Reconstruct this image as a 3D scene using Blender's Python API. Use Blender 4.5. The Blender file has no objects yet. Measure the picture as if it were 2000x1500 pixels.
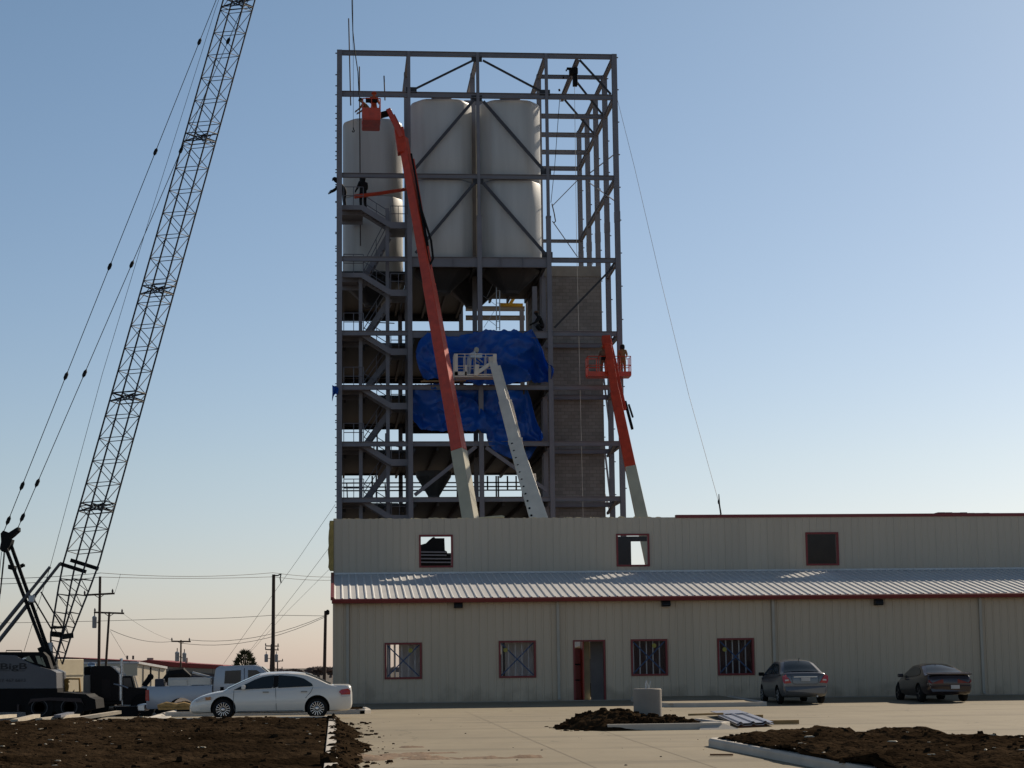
import bpy, bmesh, math, random
from math import radians, sin, cos, tan, pi, atan2, sqrt, hypot
from mathutils import Vector as V, Matrix, noise

random.seed(7)
SC = bpy.context.scene
COL = SC.collection

# ------------------------------------------------------------------ camera
EYE = V((0, 0, 1.55))
F_PX, YAW, PITCH, ROLL = 3850.0, radians(5.2), radians(8.09), 0.0122
_r0 = V((cos(YAW), -sin(YAW), 0))
FWD = V((sin(YAW)*cos(PITCH), cos(YAW)*cos(PITCH), sin(PITCH)))
_u0 = _r0.cross(FWD)
RT = _r0*cos(ROLL) - _u0*sin(ROLL)
UP = _u0*cos(ROLL) + _r0*sin(ROLL)
cam = bpy.data.cameras.new("camera")
cam.sensor_width = 36.0
cam.lens = F_PX/2000*36
cam.clip_start, cam.clip_end = 0.5, 6000
cam_o = bpy.data.objects.new("camera", cam)
COL.objects.link(cam_o)
cam_o.matrix_world = Matrix(((RT.x, UP.x, -FWD.x, EYE.x), (RT.y, UP.y, -FWD.y, EYE.y), (RT.z, UP.z, -FWD.z, EYE.z), (0, 0, 0, 1)))
SC.camera = cam_o

# ------------------------------------------------------------------ light
SUN_TO = V((1.08, 1.2, 1.0)).normalized()
SUN_EL = math.asin(SUN_TO.z)
SUN_AZ = atan2(SUN_TO.x, SUN_TO.y)          # clockwise from +Y
W = bpy.data.worlds.new("World"); SC.world = W; W.use_nodes = True
wn = W.node_tree.nodes; wl = W.node_tree.links
wn.clear()
sky = wn.new('ShaderNodeTexSky'); sky.sky_type = 'NISHITA'; sky.sun_disc = False
sky.sun_elevation = SUN_EL; sky.sun_rotation = SUN_AZ
sky.altitude = 200; sky.air_density = 1.0; sky.dust_density = 0.7; sky.ozone_density = 2.2
bg = wn.new('ShaderNodeBackground'); bg.inputs[1].default_value = 0.075
wo = wn.new('ShaderNodeOutputWorld')
# tint the sky by elevation; unseen overhead part dimmed and warmed to set shade
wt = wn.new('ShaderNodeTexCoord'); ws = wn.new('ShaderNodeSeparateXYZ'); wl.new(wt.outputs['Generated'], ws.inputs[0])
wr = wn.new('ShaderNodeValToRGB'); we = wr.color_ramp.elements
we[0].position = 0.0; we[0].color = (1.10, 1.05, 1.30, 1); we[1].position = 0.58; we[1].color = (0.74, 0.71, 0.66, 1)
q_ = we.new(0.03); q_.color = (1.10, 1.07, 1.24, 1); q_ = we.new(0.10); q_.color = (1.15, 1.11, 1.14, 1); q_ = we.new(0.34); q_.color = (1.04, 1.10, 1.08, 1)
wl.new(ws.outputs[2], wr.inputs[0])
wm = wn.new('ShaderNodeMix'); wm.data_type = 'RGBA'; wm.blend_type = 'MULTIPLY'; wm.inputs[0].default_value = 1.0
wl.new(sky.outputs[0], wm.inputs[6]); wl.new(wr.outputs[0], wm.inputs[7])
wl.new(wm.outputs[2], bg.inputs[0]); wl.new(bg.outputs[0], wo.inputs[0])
sl = bpy.data.lights.new("sun", 'SUN'); sl.energy = 4.6; sl.angle = radians(0.5); sl.color = (1.0, 0.88, 0.72)
so = bpy.data.objects.new("sun", sl); COL.objects.link(so)
so.rotation_euler = SUN_TO.to_track_quat('Z', 'Y').to_euler(); so.location = (40, 40, 60)
SC.view_settings.view_transform = 'Standard'; SC.view_settings.look = 'None'
SC.view_settings.exposure = 0.0; SC.view_settings.gamma = 1.0
SC.view_settings.use_curve_mapping = False
SC.cycles.use_denoising = True
SC.cycles.max_bounces = 6; SC.cycles.diffuse_bounces = 3; SC.cycles.glossy_bounces = 3
SC.cycles.transparent_max_bounces = 8

# ------------------------------------------------------------------ measuring helpers
def ray(px, py):
    return FWD + RT*((px-1000)/F_PX) + UP*((750-py)/F_PX)
def P(px, py, Y):
    """world point seen at photo pixel, on the plane at depth Y"""
    d = ray(px, py); return EYE + d*(Y/d.y)
def G(px, py, z=0.0):
    d = ray(px, py); return EYE + d*((z-EYE.z)/d.z)

# ------------------------------------------------------------------ materials
MATS = {}
def mat(name, col, rough=0.7, metal=0.0, var=0.12, scale=2.0, bump=0.0, bscale=40.0, spec=0.5, streak=0.0, coat=0.0):
    if name in MATS: return MATS[name]
    m = bpy.data.materials.new(name); m.use_nodes = True
    n, l = m.node_tree.nodes, m.node_tree.links
    b = n['Principled BSDF']
    b.inputs['Roughness'].default_value = rough; b.inputs['Metallic'].default_value = metal
    b.inputs['Specular IOR Level'].default_value = spec
    if coat: b.inputs['Coat Weight'].default_value = coat; b.inputs['Coat Roughness'].default_value = 0.08
    tc = n.new('ShaderNodeTexCoord')
    nz = n.new('ShaderNodeTexNoise'); nz.inputs['Scale'].default_value = scale; nz.inputs['Detail'].default_value = 6
    mp = n.new('ShaderNodeMapping')
    if streak: mp.inputs['Scale'].default_value = (1, 1, 1.0/streak)
    l.new(tc.outputs['Object'], mp.inputs[0]); l.new(mp.outputs[0], nz.inputs['Vector'])
    mr = n.new('ShaderNodeMapRange'); mr.inputs[1].default_value = 0.25; mr.inputs[2].default_value = 0.75
    mr.inputs[3].default_value = 1-var; mr.inputs[4].default_value = 1+var
    l.new(nz.outputs[0], mr.inputs[0])
    mx = n.new('ShaderNodeVectorMath'); mx.operation = 'SCALE'
    mx.inputs[0].default_value = col[:3]
    l.new(mr.outputs[0], mx.inputs['Scale']); l.new(mx.outputs[0], b.inputs['Base Color'])
    if bump:
        n2 = n.new('ShaderNodeTexNoise'); n2.inputs['Scale'].default_value = bscale; n2.inputs['Detail'].default_value = 4
        l.new(tc.outputs['Object'], n2.inputs['Vector'])
        bp = n.new('ShaderNodeBump'); bp.inputs['Strength'].default_value = bump; bp.inputs['Distance'].default_value = 0.03
        l.new(n2.outputs[0], bp.inputs['Height']); l.new(bp.outputs[0], b.inputs['Normal'])
    MATS[name] = m
    return m

def glass_mat(name, col=(0.02, 0.025, 0.03), rough=0.05, alpha=1.0):
    if name in MATS: return MATS[name]
    m = mat(name, col, rough, 0.0, 0.1, 1.0, spec=0.5)
    if alpha < 1: m.node_tree.nodes['Principled BSDF'].inputs['Alpha'].default_value = alpha
    return m

M_BOOM = mat('dark boom paint', (0.030, 0.030, 0.034), 0.6, spec=.3)
M_STEEL = mat('grey primed steel', (0.205, 0.198, 0.216), 0.6, 0, 0.12, 1.2)
M_STEELD = mat('dark steel', (0.03, 0.03, 0.034), 0.6)
M_RAIL = mat('grey rail paint', (0.16, 0.16, 0.18), 0.55)
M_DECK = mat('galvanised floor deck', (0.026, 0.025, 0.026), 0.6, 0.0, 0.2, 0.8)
def panel_mat(name, col, z0):
    m = mat(name, col, 0.5, 0, 0.05, 0.8, streak=6.0); n, l = m.node_tree.nodes, m.node_tree.links; b = n['Principled BSDF']
    src = b.inputs['Base Color'].links[0].from_socket; g = n.new('ShaderNodeNewGeometry'); sx = n.new('ShaderNodeSeparateXYZ'); l.new(g.outputs['Position'], sx.inputs[0])
    def mt(op, a, c=None):
        q = n.new('ShaderNodeMath'); q.operation = op
        for i, v in enumerate((a, c)):
            if v is None: continue
            if isinstance(v, (int, float)): q.inputs[i].default_value = v
            else: l.new(v, q.inputs[i])
        return q.outputs[0]
    fl = mt('FLOOR', mt('DIVIDE', sx.outputs[0], .915)); wn_ = n.new('ShaderNodeTexWhiteNoise'); wn_.noise_dimensions = '1D'; l.new(fl, wn_.inputs['W'])
    lap = mt('LESS_THAN', mt('FRACT', mt('DIVIDE', sx.outputs[0], .915)), .022)
    f = mt('ADD', mt('MULTIPLY', wn_.outputs['Value'], .05), .975); f = mt('SUBTRACT', f, mt('MULTIPLY', lap, .16))
    nz = n.new('ShaderNodeTexNoise'); nz.inputs['Scale'].default_value = 1.3; nz.inputs['Detail'].default_value = 8; l.new(g.outputs['Position'], nz.inputs['Vector'])
    hgt = mt('MULTIPLY', mt('SUBTRACT', nz.outputs[0], .35), 2.4); splash = n.new('ShaderNodeMapRange'); splash.inputs[3].default_value = .5; splash.inputs[4].default_value = 0
    l.new(mt('SUBTRACT', sx.outputs[2], mt('ADD', hgt, z0-.15)), splash.inputs[0]); splash.inputs[1].default_value = -.3; splash.inputs[2].default_value = .3
    sc = n.new('ShaderNodeVectorMath'); sc.operation = 'SCALE'; l.new(src, sc.inputs[0]); l.new(f, sc.inputs['Scale'])
    mx = n.new('ShaderNodeMix'); mx.data_type = 'RGBA'; l.new(splash.outputs[0], mx.inputs[0]); l.new(sc.outputs[0], mx.inputs[6]); mx.inputs[7].default_value = (.24, .18, .12, 1); l.new(mx.outputs[2], b.inputs['Base Color'])
    return m
M_WALL = panel_mat('ash grey wall panel', (0.585, 0.475, 0.345), 0.1)
M_WALLU = panel_mat('light stone wall panel', (0.53, 0.452, 0.35), -5)
M_ROOF = mat('galvalume roof panel', (0.66, 0.64, 0.61), 0.5, 0.0, 0.06, 0.9)
M_RED = mat('dark red trim', (0.20, 0.022, 0.022), 0.45, 0, 0.1, 1.5)
M_SILO = mat('white silo shell', (0.56, 0.55, 0.52), 0.45, 0, 0.15, 1.3, streak=9.0)
M_LIFTR = mat('orange red lift paint', (0.60, 0.060, 0.020), 0.35, 0, 0.2, 3.0)
M_LIFTC = mat('cream lift paint', (0.52, 0.475, 0.34), 0.45, 0, 0.12, 1.5)
M_LIFTW = mat('white lift paint', (0.84, 0.74, 0.60), 0.45, 0, 0.12, 1.5)
M_BLACK = mat('black rubber', (0.010, 0.010, 0.010), 0.75, spec=.2)
M_DARK = mat('dark machinery', (0.010, 0.009, 0.009), 0.7, spec=.15)
M_WOODP = mat('weathered pole wood', (0.075, 0.05, 0.035), 0.85, 0, 0.25, 3.0)
M_LUMBER = mat('raw lumber', (0.36, 0.22, 0.085), 0.75, 0, 0.25, 3.0)
M_CONC = mat('cast concrete', (0.33, 0.285, 0.235), 0.85, 0, 0.12, 2.0, 0.2, 30)
M_CHROME = mat('chrome', (0.65, 0.65, 0.66), 0.3, 1.0, 0.05)
M_GALV = mat('galvanised metal', (0.45, 0.47, 0.49), 0.4, 0.6, 0.15, 2)
M_YEL = mat('safety yellow', (0.62, 0.36, 0.03), 0.5)
M_GLASS = glass_mat('dark car glass', (0.025, 0.035, 0.04), 0.06)
M_PANE = glass_mat('window pane', (0.05, 0.06, 0.07), 0.04, 0.12)

# ------------------------------------------------------------------ mesh builder
LOC = {}
class MB:
    def __init__(s): s.v = []; s.f = []
    def add(s, vs, fs):
        o = len(s.v); s.v += [V(p) for p in vs]; s.f += [tuple(i+o for i in f) for f in fs]; return s
    def hexa(s, c):      # 8 corners: bottom ring 0-3, top ring 4-7
        return s.add(c, [(3,2,1,0), (4,5,6,7), (0,1,5,4), (1,2,6,5), (2,3,7,6), (3,0,4,7)])
    def box(s, lo, hi):
        (a,b,c),(d,e,f) = lo, hi
        return s.hexa([(a,b,c),(d,b,c),(d,e,c),(a,e,c),(a,b,f),(d,b,f),(d,e,f),(a,e,f)])
    def bar(s, p0, p1, w, h, w1=None, h1=None, up=V((0,0,1)), twist=0.0):
        p0, p1 = V(p0), V(p1); d = (p1-p0).normalized()
        if abs(d.dot(up)) > 0.99: up = V((0,1,0))
        a = d.cross(up).normalized(); b = a.cross(d).normalized()
        if twist: a, b = a*cos(twist)+b*sin(twist), b*cos(twist)-a*sin(twist)
        w1 = w if w1 is None else w1; h1 = h if h1 is None else h1
        q = []
        for p, ww, hh in ((p0,w,h),(p1,w1,h1)):
            q += [p-a*ww/2-b*hh/2, p+a*ww/2-b*hh/2, p+a*ww/2+b*hh/2, p-a*ww/2+b*hh/2]
        return s.hexa(q)
    def tube(s, p0, p1, r, r1=None, n=8, caps=True):
        return s.path([p0, p1], [r, r if r1 is None else r1], n, caps)
    def path(s, pts, r, n=6, caps=True):
        pts = [V(p) for p in pts]; k = len(pts)
        rs = r if isinstance(r, (list, tuple)) else [r]*k
        vs = []; prev = None
        for i, p in enumerate(pts):
            d = (pts[min(i+1,k-1)]-pts[max(i-1,0)]).normalized()
            if prev is None:
                u = V((0,0,1)) if abs(d.z) < 0.95 else V((0,1,0))
                a = d.cross(u).normalized()
            else:
                a = (prev - d*prev.dot(d)).normalized()
            prev = a; b = d.cross(a)
            for j in range(n):
                t = 2*pi*j/n; vs.append(p + (a*cos(t)+b*sin(t))*rs[i])
        fs = [(i*n+j, i*n+(j+1)%n, (i+1)*n+(j+1)%n, (i+1)*n+j) for i in range(k-1) for j in range(n)]
        if caps: fs += [tuple(range(n))[::-1], tuple((k-1)*n+j for j in range(n))]
        return s.add(vs, fs)
    def lathe(s, prof, c=(0,0,0), axis='Z', n=24):
        c = V(c); vs = []
        for r, h in prof:
            for j in range(n):
                t = 2*pi*j/n
                q = {'Z': (r*cos(t), r*sin(t), h), 'Y': (r*cos(t), h, r*sin(t)), 'X': (h, r*cos(t), r*sin(t))}[axis]
                vs.append(c+V(q))
        k = len(prof)
        fs = [(i*n+j, i*n+(j+1)%n, (i+1)*n+(j+1)%n, (i+1)*n+j) for i in range(k-1) for j in range(n)]
        fs += [tuple(range(n))[::-1], tuple((k-1)*n+j for j in range(n))]
        return s.add(vs, fs)
    def prism(s, poly, d):   # closed polygon of 3-D points pushed along d
        d = V(d); n = len(poly); a = [V(p) for p in poly]
        return s.add(a+[p+d for p in a], [tuple(range(n))[::-1], tuple(range(n,2*n))]+[(i,(i+1)%n,(i+1)%n+n,i+n) for i in range(n)])
    def grid(s, rows):       # rows of equal-length point lists
        m = len(rows[0]); vs = [p for r in rows for p in r]
        fs = [(i*m+j, i*m+j+1, (i+1)*m+j+1, (i+1)*m+j) for i in range(len(rows)-1) for j in range(m-1)]
        return s.add(vs, fs)
    def build(s, name, m, parent=None, local=False, smooth=False, fix=True, bevel=0.0, label=None):
        off = V((0,0,0))
        if parent is not None and not local: off = LOC.get(parent.name, V((0,0,0)))
        me = bpy.data.meshes.new(name)
        me.from_pydata([p-off for p in s.v], [], s.f); me.materials.append(m)
        if fix:
            bm = bmesh.new(); bm.from_mesh(me)
            bmesh.ops.recalc_face_normals(bm, faces=bm.faces); bm.to_mesh(me); bm.free()
        if smooth:
            me.polygons.foreach_set('use_smooth', [True]*len(me.polygons))
            me.set_sharp_from_angle(angle=radians(38))
        o = bpy.data.objects.new(name, me); COL.objects.link(o)
        if parent is not None:
            o.parent = parent; LOC[o.name] = LOC.get(parent.name, V((0,0,0)))
        if bevel:
            bv = o.modifiers.new('bevel', 'BEVEL'); bv.width = bevel; bv.segments = 2; bv.limit_method = 'ANGLE'
        if label: o['label'] = label
        return o

def tag(o, label, cat, group=None):
    o['label'] = label; o['category'] = cat
    if group: o['group'] = group
    return o
def thing(name, label, cat, loc=(0,0,0), rotz=0.0, group=None):
    o = bpy.data.objects.new(name, None); COL.objects.link(o)
    o.location = loc; o.rotation_euler = (0,0,rotz); o.empty_display_size = 0.3
    LOC[o.name] = V(loc)
    return tag(o, label, cat, group)
def struct(o): o['kind'] = 'structure'; return o
def stuff(o): o['kind'] = 'stuff'; return o
def lerp(a, b, t): return a+(b-a)*t
def interp(xs, ys, x):
    if x <= xs[0]: return ys[0]
    for i in range(len(xs)-1):
        if x <= xs[i+1]: return lerp(ys[i], ys[i+1], (x-xs[i])/(xs[i+1]-xs[i]))
    return ys[-1]
def fn(x, y, z=0.0, s=1.0): return noise.fractal(V((x*s, y*s, z)), 0.9, 2.0, 5)
def copy_tree(o, parent=None):
    c = o.copy(); COL.objects.link(c)
    if parent is not None: c.parent = parent
    for ch in [q for q in bpy.data.objects if q.parent == o]: copy_tree(ch, c)
    return c
# ================================================================== ground
GZ = -0.42
WALL_Y, UWALL_Y, EAVE_Y = 75.5, 82.5, 75.2
def lot_z(y): return interp([66.5, 69.5, 75.6, 80], [0.0, 0.015, 0.14, 0.16], y)

def ground_material():
    m = mat('dry grass and dirt', (0.085, 0.06, 0.038), 0.95, 0, 0.45, 0.35, 0.5, 3.0)
    return m
def concrete_material():
    m = bpy.data.materials.new('lot concrete'); m.use_nodes = True
    n, l = m.node_tree.nodes, m.node_tree.links; b = n['Principled BSDF']
    b.inputs['Roughness'].default_value = 0.85; b.inputs['Specular IOR Level'].default_value = 0.3
    tc = n.new('ShaderNodeTexCoord')
    def nz(scale, sx, sy, det=6):
        mp = n.new('ShaderNodeMapping'); mp.inputs['Scale'].default_value = (sx, sy, 1)
        t = n.new('ShaderNodeTexNoise'); t.inputs['Scale'].default_value = scale; t.inputs['Detail'].default_value = det
        l.new(tc.outputs['Object'], mp.inputs[0]); l.new(mp.outputs[0], t.inputs['Vector']); return t.outputs[0]
    def ramp(src, a, b_, lo, hi):
        r = n.new('ShaderNodeMapRange'); r.inputs[1].default_value = a; r.inputs[2].default_value = b_
        r.inputs[3].default_value = lo; r.inputs[4].default_value = hi; l.new(src, r.inputs[0]); return r.outputs[0]
    def mul(a, b_):
        q = n.new('ShaderNodeMath'); q.operation = 'MULTIPLY'; l.new(a, q.inputs[0]); l.new(b_, q.inputs[1]); return q.outputs[0]
    v = mul(ramp(nz(0.12, 1, 1), .3, .7, .86, 1.10), ramp(nz(1.4, 1, .35), .3, .7, .94, 1.05))
    v = mul(v, ramp(nz(9, 1, 1, 3), .3, .75, .95, 1.04))
    v = mul(v, ramp(nz(0.5, .25, 1.6), .58, .74, 1.0, .80))          # broom / tyre smears
    wp = n.new('ShaderNodeMixRGB'); wp.blend_type = 'ADD'; wp.inputs[0].default_value = .9; nw = n.new('ShaderNodeTexNoise'); nw.inputs['Scale'].default_value = .9; nw.inputs['Detail'].default_value = 5
    l.new(tc.outputs['Object'], nw.inputs['Vector']); l.new(tc.outputs['Object'], wp.inputs[1]); l.new(nw.outputs[1], wp.inputs[2])
    vo = n.new('ShaderNodeTexVoronoi'); vo.feature = 'DISTANCE_TO_EDGE'; vo.inputs['Scale'].default_value = .16; l.new(wp.outputs[0], vo.inputs['Vector'])
    ck = ramp(vo.outputs['Distance'], .0015, .005, .72, 1.0); v = mul(v, ck)
    wv = n.new('ShaderNodeTexWave'); wv.wave_type = 'RINGS'; wv.inputs['Scale'].default_value = .055; wv.inputs['Distortion'].default_value = 3.5; wv.inputs['Detail'].default_value = 2; wv.inputs['Detail Scale'].default_value = .4; l.new(tc.outputs['Object'], wv.inputs['Vector'])
    tk = n.new('ShaderNodeMath'); tk.operation = 'MAXIMUM'; l.new(ramp(wv.outputs[0], .90, .97, 1.0, .84), tk.inputs[0]); l.new(ramp(nz(.3, 1, 1, 2), .45, .6, .8, 1.0), tk.inputs[1]); v = mul(v, tk.outputs[0])
    sc = n.new('ShaderNodeVectorMath'); sc.operation = 'SCALE'; sc.inputs[0].default_value = (0.285, 0.236, 0.158)
    l.new(v, sc.inputs['Scale'])
    # brown mud washed over the slab in front of the bed
    mx = n.new('ShaderNodeMix'); mx.data_type = 'RGBA'
    l.new(ramp(nz(0.55, .6, 2.2), .66, .78, 0.0, 0.35), mx.inputs[0]); l.new(sc.outputs[0], mx.inputs[6]); mx.inputs[7].default_value = (0.25, 0.16, 0.09, 1)
    l.new(mx.outputs[2], b.inputs['Base Color'])
    bp = n.new('ShaderNodeBump'); bp.inputs['Strength'].default_value = .25; bp.inputs['Distance'].default_value = .01
    l.new(nz(60, 1, 1, 2), bp.inputs['Height']); l.new(bp.outputs[0], b.inputs['Normal'])
    return m

b = MB()
ys = [-60, 20, 60, 90, 130, 200, 400, 900, 2500]; xs = [-1800, -600, -200, -80, -30, 0, 40, 120, 400, 1800]
b.grid([[V((x, y, GZ)) for x in xs] for y in ys])
struct(b.build('ground', ground_material()))

KX = G(652, 1450, .12).x           # line of the kerb right of the left-hand bed
M_LOT = concrete_material()
b = MB()
lys = [-5, 20, 40, 57, 66.5, 69.5, 72, 75.6, 80, 82.6]
b.grid([[V((x, y, lot_z(y))) for x in (KX+0.02, 6, 14, 22, 30, 48)] for y in lys])
# driveway strip running left past the white car
b.grid([[V((x, y, 0.0)) for x in (-7.4, KX+0.02)] for y in (57.4, 66.4)])
b.grid([[V((x, 57.4, z)) for x in (-7.4, KX+.02)] for z in (0.0, GZ-.02)])
b.grid([[V((-7.4, y, z)) for y in (57.4, 66.4)] for z in (0.0, GZ-.02)])
struct(b.build('pavement', M_LOT, fix=False))
# saw-cut joints
b = MB()
MJ = mat('joint line', (0.25, 0.205, 0.15), 0.9)  # plain joint colour, a little darker than the slab
for p_, q_ in ((G(905, 1388), G(1165, 1500)), (G(1650, 1384), G(2100, 1432)), (G(1180, 1428), G(1400, 1500))):
    n_ = V((q_.y-p_.y, p_.x-q_.x, 0)).normalized()*.007; u_ = V((0, 0, .004)); b.add([p_-n_+u_, q_-n_+u_, q_+n_+u_, p_+n_+u_], [(0, 1, 2, 3)])
struct(b.build('pavement_joint', MJ, fix=False))

M_KERB = mat('kerb concrete', (0.52, 0.47, 0.40), 0.85, 0, 0.14, 1.5, 0.2, 25)
def kerb_run(pts, w=0.16, h=0.15, name='kerb'):
    b = MB(); n = len(pts); rows = []
    for i, p in enumerate(pts):
        p = V(p); d = (V(pts[min(i+1,n-1)])-V(pts[max(i-1,0)])); d.z = 0; d.normalize(); q = V((-d.y, d.x, 0))
        z0 = lot_z(p.y) if p.x > KX-.5 else 0.0
        rows.append([p+V((0,0,z0-.3)), p+V((0,0,z0+h-.035)), p+q*.03+V((0,0,z0+h)), p+q*w+V((0,0,z0+h)), p+q*w+V((0,0,z0-.3))])
    b.grid(rows); k = len(rows)*5
    b.add(rows[0], [(0,1,2,3,4)]); b.add(rows[-1], [(4,3,2,1,0)])
    return struct(b.build(name, M_KERB, bevel=0.01))
def ground_mesh(name, m, x0, x1, y0, y1, nx, ny, zf, keep=None):
    b = MB(); rows = []
    for j in range(ny+1):
        y = lerp(y0, y1, j/ny); r = []
        for i in range(nx+1):
            x = lerp(x0, x1, i/nx); r.append(V((x, y, zf(x, y))))
        rows.append(r)
    b.grid(rows)
    if keep: b.f = [f for f in b.f if all(keep(b.v[i].x, b.v[i].y) for i in f)]
    return b.build(name, m, smooth=True, fix=False)
def soil_material():
    m = bpy.data.materials.new('bare dug soil'); m.use_nodes = True
    n, l = m.node_tree.nodes, m.node_tree.links; b = n['Principled BSDF']
    b.inputs['Roughness'].default_value = 1.0; b.inputs['Specular IOR Level'].default_value = 0.0
    tc = n.new('ShaderNodeTexCoord')
    t1 = n.new('ShaderNodeTexNoise'); t1.inputs['Scale'].default_value = 1.6; t1.inputs['Detail'].default_value = 10; t1.inputs['Roughness'].default_value = .7
    l.new(tc.outputs['Object'], t1.inputs['Vector'])
    r = n.new('ShaderNodeValToRGB'); e = r.color_ramp.elements
    e[0].position = .3; e[0].color = (0.017, 0.011, 0.0065, 1); e[1].position = .62; e[1].color = (0.048, 0.032, 0.019, 1)
    x = e.new(.78); x.color = (0.10, 0.066, 0.037, 1)
    t3 = n.new('ShaderNodeTexNoise'); t3.inputs['Scale'].default_value = .28; t3.inputs['Detail'].default_value = 4; l.new(tc.outputs['Object'], t3.inputs['Vector'])
    m3 = n.new('ShaderNodeMapRange'); m3.inputs[1].default_value = .35; m3.inputs[2].default_value = .65; m3.inputs[3].default_value = .5; m3.inputs[4].default_value = 1.2; l.new(t3.outputs[0], m3.inputs[0])
    v3 = n.new('ShaderNodeVectorMath'); v3.operation = 'SCALE'; l.new(t1.outputs[0], r.inputs[0]); l.new(r.outputs[0], v3.inputs[0]); l.new(m3.outputs[0], v3.inputs['Scale']); l.new(v3.outputs[0], b.inputs['Base Color'])
    t2 = n.new('ShaderNodeTexNoise'); t2.inputs['Scale'].default_value = 9; t2.inputs['Detail'].default_value = 8
    l.new(tc.outputs['Object'], t2.inputs['Vector'])
    bp = n.new('ShaderNodeBump'); bp.inputs['Strength'].default_value = 0.9; bp.inputs['Distance'].default_value = .08
    l.new(t2.outputs[0], bp.inputs['Height']); l.new(bp.outputs[0], b.inputs['Normal'])
    return m
M_SOIL = soil_material()

# left-hand bed
def bedz(x, y):
    e = min(1, max(0, (KX-.12-x)/.5))*min(1, max(0, (57.15-y)/.5)) if x > -7.6 else 1.0
    back = 1.0 if x > -7.6 else max(0, min(1, (62-y)/4))
    return lerp(0.11, 0.12+0.12*fn(x*.5, y*1.4, 0, .45)+0.06*fn(x, y, 3, 1.8)+.03*fn(x, y, 5, 6), e)*back + (GZ-.02)*(1-back)
struct(ground_mesh('soil_bed', M_SOIL, -24, KX-.15, 12, 57.2, 190, 380, bedz))
def bedz2(x, y): return lerp(0.06, GZ-.03, max(0, min(1, (y-57)/4)))+.05*fn(x, y, 2, 1.2)
struct(ground_mesh('soil_bank', M_SOIL, -24, -7.6, 57.1, 63, 90, 40, bedz2))
kerb_run([(KX+.08, 12, 0), (KX+.08, 30, 0), (KX+.08, 45, 0), (KX+.08, 56.6, 0), (KX-.1, 57.1, 0), (KX-.6, 57.32, 0), (-4, 57.34, 0), (-7.6, 57.34, 0)], w=.22)
# island between the driveway and the building
kA, kB = G(345, 1386, .13), G(727, 1387, .13)
KY = 65.4
kerb_run([(kB.x-.1, 68.5, 0), (kB.x-.02, 66.2, 0), (kB.x-.4, KY, 0), (1, KY, 0), (-3, KY, 0), (kA.x, KY, 0)][::-1])
def isz(x, y): return 0.08+.06*fn(x, y, 5, 1.0)-max(0, min(1, (-1.5-x)/2.0))*0.5*max(0,min(1,(y-66.5)/3))
struct(ground_mesh('soil_strip', M_SOIL, kA.x, kB.x-.2, KY+.15, 75.3, 60, 40, isz))
# ramp slab at the left end of that kerb
b = MB(); q = [G(275, 1405, 0.03), G(318, 1405, .03), G(345, 1394, .03), G(345, 1386, .13), G(322, 1391, .09)]
b.prism(q, (0, 0, -.25)); struct(b.build('driveway_apron', M_KERB))
# small kerb island against the building
a, c = G(1300, 1371, .15), G(1500, 1372, .15)
kerb_run([(a.x-.5, 74.5, 0), (a.x-.35, 69.0, 0), (a.x, 68.2, 0), (a.x+.6, 68.0, 0), (c.x-.2, 68.0, 0), (c.x, 68.1, 0), (c.x+.05, 74.5, 0)][::-1])
b = MB(); b.grid([[V((x, y, lot_z(y)+.13)) for x in (a.x-.3, c.x-.08)] for y in (68.15, 75.4)])
struct(b.build('entrance_walk', M_LOT, fix=False))

# middle island: kerb, mound
mk0, mk1 = G(1215, 1424), G(1402, 1424)
MY = mk1.y
kerb_run([(mk1.x+.1, MY+3.6, 0), (mk1.x+.25, MY+.6, 0), (mk1.x, MY, 0), (lerp(mk0.x, mk1.x, .5), MY, 0), (mk0.x-.5, MY, 0)])
b = MB(); e0 = G(1378, 1425); 
q = [V((mk1.x-.35, MY-.03, .16)), V((mk1.x+.05, MY-.03, .16)), V((mk1.x+.45, MY-.35, 0.0)), V((mk1.x-.5, MY-.35, 0.0))]
b.add(q+[p+V((0, .4, 0)) for p in q], [(0,1,2,3), (1,5,6,2), (0,3,7,4), (4,5,1,0)])
struct(b.build('kerb_end', M_KERB))
m_l, m_r = G(1078, 1423), mk1
def moundz(x, y):
    t = (x-m_l.x)/(m_r.x+.2-m_l.x)
    if t < 0 or t > 1: return -.05
    prof = interp([0, .08, .2, .33, .48, .6, .72, .9, 1], [-.02, .14, .33, .42, .36, .24, .26, .17, -.02], t)
    yc, half = MY+2.0, interp([0, .25, .6, 1], [0.5, 2.3, 2.2, 1.5], t)
    e = max(0, 1-((y-yc)/half)**2)
    front = interp([0, .35, .45, 1], [1, 1, .55, .5], t) if y < MY+.6 else 1
    return prof*e**.6*front*(1+.35*fn(x, y, 1, 1.6))+.05*fn(x, y, 9, 4)*e - .03
MO = ground_mesh('dirt_mound', M_SOIL, m_l.x-.2, m_r.x+.3, MY-.5, MY+4.4, 150, 130, moundz)
tag(MO, 'heap of dark brown earth around the concrete light base', 'dirt mound')
CY = MY+3.2
cc = P(1265.5, 1405, CY)
cyl = thing('light_pole_base', 'round grey concrete light pole base rising from the dirt heap', 'pole base', (cc.x, CY, 0))
R_ = 27.5*CY/F_PX; ztop = P(1265, 1345, CY).z
b = MB(); b.lathe([(R_, -.2), (R_, ztop-.02), (R_-.02, ztop)], (cc.x, CY, 0), 'Z', 40); b.build('concrete_pier', M_CONC, cyl, smooth=True)
for k in range(4):
    t = k*pi/2+.5; b = MB(); b.tube((cc.x+.06*cos(t), CY+.06*sin(t), ztop-.02), (cc.x+.06*cos(t)+.03*k-.04, CY+.06*sin(t), ztop+.13+.02*k), .009); b.build('anchor_bolt', M_GALV, cyl)
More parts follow.
